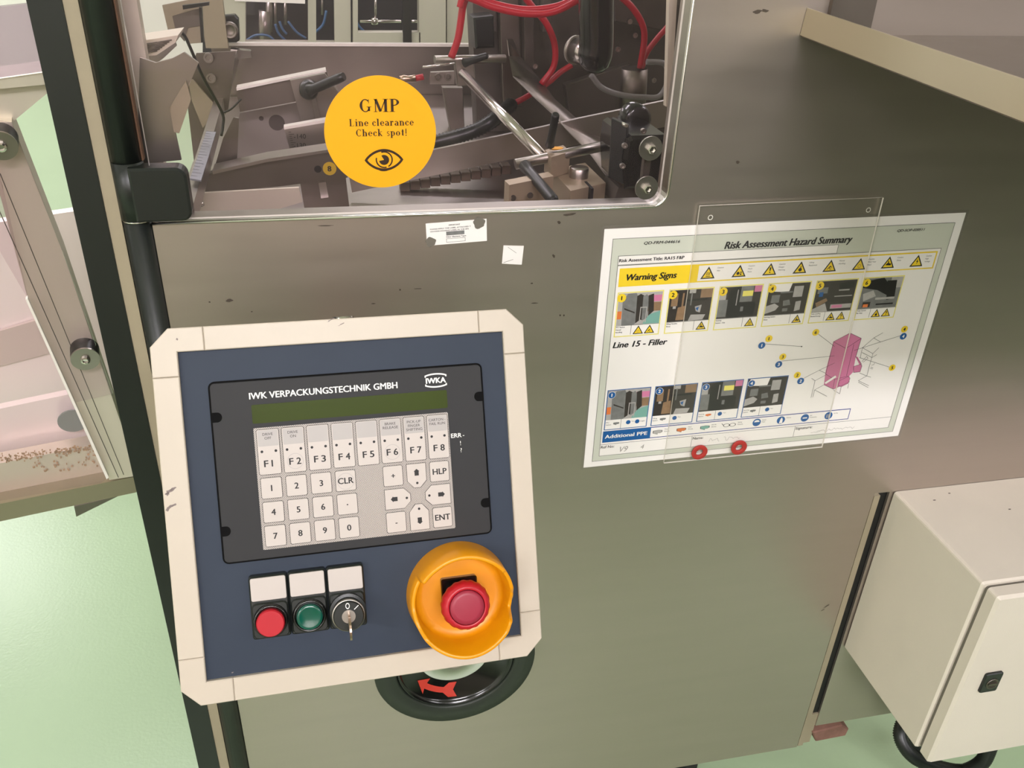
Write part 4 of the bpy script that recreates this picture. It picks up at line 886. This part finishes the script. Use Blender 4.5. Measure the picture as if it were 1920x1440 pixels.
# warning banner
q = MB(); q.rect(.0205, -.0650, .3980, -.0440, Z3, iY); q.rect(.1095, -.0635, .3962, -.0456, Z4, iW)
q.text('Warning Signs', .0290, -.0580, .0070, .0560, z=Z4, mi=iK, bold=.018, italic=IT)
def tri(q, x, y, s, z, kind=0):
    q.flat([(x-s*.62, y-s*.5), (x+s*.62, y-s*.5), (x, y+s*.55)], z, iK); q.flat([(x-s*.45, y-s*.40), (x+s*.45, y-s*.40), (x, y+s*.36)], z+.0001, iY); z += .0002
    if kind == 0:
        for k in (-1, 0, 1): q.line((x+k*s*.12-.03*s, y-s*.22), (x+k*s*.12+.03*s, y+s*.08), s*.05, z, iK)
        q.line((x-s*.2, y-s*.3), (x+s*.2, y-s*.3), s*.05, z, iK)
    elif kind == 1: q.flat(circ(x-s*.1, y-s*.18, s*.14, 10), z, iK); q.flat(circ(x+s*.15, y-s*.1, s*.07, 8), z, iK); q.flat(circ(x+s*.14, y-s*.27, s*.08, 8), z, iK)
    elif kind == 2: q.flat([(x-s*.05, y-s*.12), (x+s*.05, y-s*.12), (x+s*.07, y+s*.18), (x-s*.07, y+s*.18)], z, iK); q.flat(circ(x, y-s*.25, s*.06, 8), z, iK)
    elif kind == 3: q.flat(circ(x, y-s*.18, s*.16, 8), z, iK); q.line((x, y-s*.1), (x+s*.03, y+s*.15), s*.07, z, iK)
    elif kind == 4: q.ring(x+s*.05, y-s*.18, s*.13, s*.08, z, iK, 20, 320, 12); q.line((x-s*.25, y-s*.3), (x+s*.05, y+s*.02), s*.06, z, iK)
    elif kind == 5: q.ring(x, y-s*.16, s*.16, s*.12, z, iBR, n=12)
    elif kind == 6: q.flat([(x-s*.28, y-s*.22), (x+s*.25, y-s*.26), (x+s*.26, y-s*.1), (x-s*.1, y-s*.02)], z, iK); q.line((x-s*.05, y+s*.15), (x, y-s*.1), s*.09, z, iK)
    else: q.flat([(x+s*.02, y+s*.2), (x-s*.1, y-s*.08), (x+s*.0, y-s*.06), (x-s*.04, y-s*.32), (x+s*.12, y-s*.0), (x+s*.03, y-s*.02)], z, iK)
cap = [('Caution', 'Hot'), ('Caution', 'Pinch', 'Point'), ('Caution', 'Danger', 'Warning'), ('Lifting', 'Equipment'), ('Manual', 'Handling'), ('Caution', 'Mind Your', 'Head'), ('Caution', 'Sharp'), ('Caution', 'High', 'Voltage')]
for i in range(8):
    x = .1210+i*.0362; tri(q, x, -.0545, .0135, Z4+.0001, i)
    for k, t in enumerate(cap[i]): q.text(t, x+.0098, -.0498-k*.0034, .0016, z=Z4+.0001, mi=iK, italic=.1)
q.build('warning_banner', PR, po, True)
def photo(q, x, y, w, h, kind, z):
    def r(a, b, c, d_, m): q.rect(x+a*w, y-b*h, x+c*w, y-d_*h, zz[0], m); zz[0] += .00002
    def g(pts, m): q.flat([(x+a*w, y-b*h) for a, b in pts], zz[0], m); zz[0] += .00002
    zz = [z]
    if kind == 1:
        r(0, 0, 1, 1, iL); r(.62, .1, 1, .30, iM); r(.7, .32, 1, .6, iBR); g([(.6, 1), (.75, .7), (1, .6), (1, 1)], iA); r(0, .55, .1, .8, iO)
        g([(.1, .25), (.2, .02), (.4, .0), (.5, .3), (.5, 1), (.12, 1)], iT); g([(.42, .1), (.5, .04), (.58, .1), (.6, .9), (.44, .95)], iD); g([(.56, .12), (.64, .06), (.7, .15), (.7, .8), (.58, .9)], iT); g([(.68, .1), (.8, .05), (.84, .6), (.72, .75)], iD)
        g([(.15, .45), (.4, .60), (.4, .64), (.15, .50)], iD); r(.52, .45, .54, .95, iL); r(.66, .45, .68, .95, iL); r(.52, .45, .68, .48, iL); g([(.4, 1), (.55, .85), (.62, .9), (.62, 1)], iL)
    elif kind == 2:
        r(0, 0, 1, 1, iD); r(.72, 0, 1, .28, iBR); r(.05, .1, .2, .5, iBR); r(.3, .1, .34, .6, iBR); r(.45, 0, .6, .12, iL); g([(.22, .55), (.4, .5), (.42, .95), (.2, .95)], iBR); g([(.62, .55), (.78, .5), (.76, .75), (.66, .7)], iL); g([(.55, .8), (.9, .82), (.85, .98), (.5, 1)], iL); r(.4, .3, .9, .36, iK); r(.5, .1, .53, .5, iT); g([(.64, .6), (.72, .56), (.7, .7)], iB); r(.1, .5, .17, .58, iL)
    elif kind == 3:
        r(0, 0, 1, 1, iD); r(0, .1, .16, .4, iL); r(.0, .4, .22, .95, iT); g([(.2, .15), (.35, .0), (.55, 0), (.55, 1), (.24, 1)], iK); r(.5, 0, .8, .5, iT); r(.55, .15, .8, .32, iPY); r(.82, 0, 1, .2, iM); r(.55, .52, .9, .95, iK); r(.55, .65, .62, .8, iT); r(.42, .1, .44, .6, iL)
    elif kind == 4:
        r(0, 0, 1, 1, iD); g([(.05, 0), (.55, 0), (.5, .28), (.0, .22)], iW); r(.62, .1, .85, .45, iL); r(.1, .35, .3, .6, iT); g([(0, .7), (.2, .62), (.32, .72), (.25, .85), (0, .95)], iL); g([(.4, .55), (.55, .52), (.6, .7), (.42, .72)], iT); g([(.72, .6), (.85, .58), (.86, .88), (.72, .92)], iL); r(.3, .25, .6, .3, iT); r(.42, .8, .55, .9, iT)
    elif kind == 5:
        r(0, 0, 1, 1, iD); r(.05, .2, .3, .4, iT); g([(.55, .1), (.95, .05), (.95, .25), (.6, .3)], iK); r(.58, .3, .85, .34, iL); r(.5, .5, .95, .53, iL); g([(.05, .7), (.3, .55), (.35, .65), (.1, .85)], iBR); g([(.0, .9), (.3, .72), (.4, 1), (0, 1)], iL); r(.45, .78, .98, .92, iL); r(.48, .8, .75, .9, iM); r(.1, .35, .2, .5, iB)
    else:
        r(0, 0, 1, 1, iT); g([(.0, .1), (.5, .0), (.8, .4), (.7, .6), (.4, .4), (0, .3)], iK); g([(.05, .5), (.3, .4), (.4, .6), (.1, .75)], iL); r(.7, .0, 1, .35, iL); g([(.6, .1), (.85, .1), (.9, .7), (.7, .75)], iK); r(.4, .65, .9, .72, iL); r(.1, .78, .3, .95, iD); r(.12, .85, .25, .95, iO); r(.45, .85, .9, .9, iK)
def num(q, x, y, r_, t, col, z, tc_):
    q.flat(circ(x, y, r_, 18), z, col); q.text(t, x, y-r_*.45, r_*.9, z=z+.0001, mi=tc_, bold=.02, align='C')
for i in range(6):
    q = MB(); x = .0210+i*.0582; y = -.0714; w, h = .0522, .0534
    q.rect(x, y-h, x+w, y, Z3, iPY); q.rect(x+.0012, y-h+.0012, x+w-.0012, y-.0012, Z3+.0001, iW)
    photo(q, x+.0014, y-.0014, w-.0028, .0378, (1, 2, 3, 4, 5, 6)[i], Z4); q.line((x+.001, y-.0393), (x+w-.001, y-.0393), .0004, Z4+.0006, iK)
    two = i in (0, 4, 5); dv = .019 if two else .034; q.line((x+dv, y-.0393), (x+dv, y-.0510), .0004, Z4, iK)
    for k, t in enumerate((('FFU Station', 'Manual', 'Handling'), ('Filling Nozzles', 'Sharp'), ('Heating', 'Station - Hot'), ('Seaming Station', 'Sharp'), ('Tube Loading', 'Shared Energy'), ('Tube Carton', 'No Gear'))[i]): q.text(t, x+.0016, y-.0422-k*.0030, .0015, z=Z4, mi=iK, bold=.008)
    if two:
        tri(q, x+.0275, y-.0460, .0098, Z4, {0: 5, 4: 6, 5: 3}[i]); tri(q, x+.0405, y-.0460, .0098, Z4, {0: 4, 4: 2, 5: 2}[i])
    else: tri(q, x+.0430, y-.0460, .0098, Z4, {1: 6, 2: 0, 3: 6}[i])
    num(q, x+.0045, y-.0062, .0050, str(i+1), iY, Z4+.0008, iK)
    q.build('warning_photo', PR, po, True)
def glove(q, x, y, s, m, z):
    q.flat([(x-s, y-.25*s), (x-s, y+.3*s), (x+.1*s, y+.4*s), (x+.9*s, y+.3*s), (x+.95*s, y-.1*s), (x+.5*s, y-.35*s), (x+.1*s, y-.3*s), (x, y-.6*s), (x-.3*s, y-.5*s)], z, m)
for i in range(4):
    q = MB(); x = .0205+i*.0573; y = -.1920; w, h = .0523, .0540
    q.rect(x, y-h, x+w, y, Z3, iB); q.rect(x+.0010, y-h+.0010, x+w-.0010, y-.0010, Z3+.0001, iW)
    photo(q, x+.0010, y-.0010, w-.0020, .0392, i+1, Z4); dv = .0200+(.003 if i else 0); q.line((x+dv, y-.0402), (x+dv, y-.0530), .0004, Z4, iK)
    q.text(('FFU', 'Filling', 'Heating', 'Seaming')[i], x+.0018, y-.0445, .0016, z=Z4, mi=iK); q.text('Station', x+.0018, y-.0475, .0016, z=Z4, mi=iK); glove(q, x+.0145, y-.0455, .0038, iO if i == 2 else iT, Z4)
    q.flat(circ(x+.0290+.004*(i == 3), y-.0455, .0028, 14), Z4, iB); q.text('Face', x+.0330+.004*(i == 3), y-.0452, .0014, z=Z4, mi=iK)
    if i == 0: q.flat(circ(x+.0400, y-.0455, .0028, 14), Z4, iB); q.text('Goggles', x+.0435, y-.0460, .0013, z=Z4, mi=iK)
    num(q, x+.0052, y-.0062, .0046, str(i+1), iW, Z4+.0007, iW); num(q, x+.0052, y-.0062, .0042, str(i+1), iB, Z4+.0008, iW)
    q.build('protection_photo', PR, po, True)
q = MB(); q.rect(.0200, -.2632, .3400, -.2475, Z3, iN); q.rect(.0212, -.2622, .3390, -.2485, Z3+.0001, iW); q.rect(.0200, -.2632, .0790, -.2475, Z4, iB)
q.text('Additional PPE', .0228, -.2575, .0048, .0520, z=Z4+.0001, mi=iW, bold=.014)
for i, m_ in enumerate((iL, iO, iA)): glove(q, .0880+i*.0300, -.2550, .0062, iK, Z4); glove(q, .0880+i*.0300, -.2550, .0055, m_, Z4+.0001); q.text(('Thin', 'Heat', 'Nitrile')[i], .0960+i*.0300, -.2530, .0016, z=Z4, mi=iK); q.text('Gloves', .0960+i*.0300, -.2560, .0016, z=Z4, mi=iK)
for dx in (-.0035, .0045): q.ring(.1790+dx, -.2550, .0042, .0034, Z4, iK, sy=.6, n=18)
q.line((.1715, -.2545), (.1690, -.2520), .0007, Z4, iK); q.text('Safety', .1900, -.2530, .0016, z=Z4, mi=iK); q.text('Glasses', .1900, -.2560, .0016, z=Z4, mi=iK)
for i in range(4):
    x = .2150+i*.0320; q.flat(circ(x, -.2550, .0054, 22), Z4, iB)
    if i == 0: q.flat([(x-.0036, -.2545)]+[(x+.0036*math.cos(math.radians(t)), -.2545+.003*math.sin(math.radians(t))) for t in range(0, 180, 20)][::1], Z4+.0001, iW)
    elif i == 1: q.flat([(x-.002, -.2595), (x+.0024, -.2595), (x+.0022, -.2540), (x+.0005, -.2510), (x-.001, -.2535)], Z4+.0001, iW)
    elif i == 2: q.rect(x-.003, -.2558, x+.003, -.2543, Z4+.0001, iW)
    else:
        for k in (-1, 0, 1): q.rect(x+k*.0022-.0006, -.2580, x+k*.0022+.0006, -.2528, Z4+.0001, iL)
    q.text(('Splash', 'Gloves', 'Ear', 'Hi-Vis')[i], x+.0068, -.2530, .0015, z=Z4, mi=iK)
    if i in (0, 2): q.text(('Mask', '', 'Protection')[i], x+.0068, -.2558, .0015, z=Z4, mi=iK)
q.build('protection_banner', PR, po, True)
# machine drawing
q = MB()
cD = lambda x, y: pl(1380+x/4.5, 580+y/4.5)
def PG(pts, m, z): q.flat([cD(*p) for p in pts], z, m)
def LN(pts, z=Z4, w=.0004):
    for a, b in zip(pts, pts[1:]): q.line(cD(*a), cD(*b), w, z, iK)
PG([(820, 272), (960, 198), (1055, 243), (1010, 395), (985, 530), (955, 560), (955, 610), (820, 672), (740, 635), (755, 520)], iM, Z3)
PG([(990, 480), (1050, 462), (1060, 475), (1045, 525), (990, 532)], iM, Z3+.0001); PG([(1005, 395), (1025, 400), (1058, 462), (1040, 468)], iM, Z3+.0001)
PG([(870, 600), (945, 565), (960, 578), (945, 622), (885, 652), (862, 640)], iM, Z3+.0002)
PG([(745, 615), (835, 555), (845, 570), (755, 628)], iW, Z3+.0003)
LN([(820, 272), (960, 198), (1055, 243), (925, 328), (820, 272), (755, 545), (830, 590), (945, 560)]); LN([(1055, 243), (1010, 395)]); LN([(925, 328), (862, 600)]); LN([(992, 295), (930, 560)]); LN([(740, 635), (820, 672), (955, 610)]); LN([(745, 615), (835, 555)]); LN([(755, 628), (845, 570)])
LN([(990, 480), (1050, 462), (1060, 475), (1045, 525), (990, 532), (990, 480)]); LN([(1005, 395), (1058, 462)]); LN([(870, 600), (945, 565), (960, 578), (945, 622), (885, 652), (862, 640), (870, 600)]); LN([(830, 590), (815, 670)])
LN([(1065, 322), (1160, 240), (1238, 195)]); LN([(1160, 240), (1215, 272)]); LN([(1065, 322), (1152, 372), (1102, 560)]); LN([(1152, 372), (1203, 322)]); LN([(1060, 362), (1145, 405), (1187, 380)]); LN([(1065, 322), (1045, 410)]); LN([(1060, 440), (1100, 395), (1112, 410), (1070, 445)]); LN([(1040, 535), (1100, 560), (1135, 570)]); LN([(1100, 560), (1030, 600), (1118, 642)]); LN([(1030, 612), (1112, 658)]); LN([(1168, 450), (1160, 465), (1140, 470)]); LN([(1135, 485), (1155, 492)]); LN([(1130, 495), (1150, 502)])
LN([(635, 580), (665, 600), (760, 550)]); LN([(665, 600), (630, 745)]); LN([(662, 678), (645, 740)]); LN([(662, 678), (740, 635)]); LN([(662, 678), (765, 732)]); LN([(700, 512), (752, 536)]); LN([(820, 680), (872, 710), (885, 655)]); LN([(940, 665), (948, 625)]); LN([(570, 580), (700, 512), (830, 450)])
LN([(245, 290), (552, 312)]); LN([(690, 205), (830, 312)]); LN([(385, 435), (830, 390)]); LN([(1385, 220), (995, 345)]); LN([(1290, 485), (1040, 405)])
q.flat(circ(*cD(552, 312), .0009, 8), Z4, iK)
for x, y, t, c_ in ((275, 245, '1', iY), (215, 302, '1', iB), (392, 398, '3', iY), (358, 462, '3', iB), (515, 552, '2', iY), (543, 602, '2', iB), (670, 192, '6', iY), (1418, 165, '4', iY), (1408, 225, '4', iB), (1315, 490, '5', iY)):
    num(q, *cD(x, y), .0044, t, c_, Z4+.0002, iW if c_ == iB else iK)
q.build('machine_drawing', PR, po, True, label='pink line drawing of the machine with numbered dots')
# clear pocket in front
pc = thing('clear_sheet_pocket', FQ @ Matrix.Translation((0, 0, .0025)), 'upright clear acrylic sheet hung over the poster with two red washers', 'clear sheet')
def pk_(px, py): return loc(FQ, px, py, .0035)
quad = [pk_(1312, 386), pk_(1244, 868), pk_(1541, 838), pk_(1656, 370)]
q = MB(); q.prism(quad, .0, .0022, 0, side=1); q.build('acrylic_sheet', [clear('clear_acrylic', (254, 254, 253), .02, (224, 220, 214), .05), edgec], pc, True)
for p_ in ((1331, 407), (1627, 393)):
    u, v = pk_(*p_); q = MB(); q.ring(u, v, .0028, .0020, .0024); q.build('punched_hole', edgec, pc, True)
for p_ in ((1310, 846), (1384, 837)):
    u, v = pk_(*p_); q = MB(); n = 30
    q.lathe([(.0044, .0023), (.0100, .0023), (.0102, .0040), (.0098, .0044), (.0046, .0044), (.0044, .0040), (.0044, .0023)], (u, v), n); q.line((u-.0042, v-.0002), (u+.0042, v+.0008), .0005, .0030, 1); q.build('red_washer', [mat('red_fibre_washer', (172, 46, 40), .6), ink], pc, True)
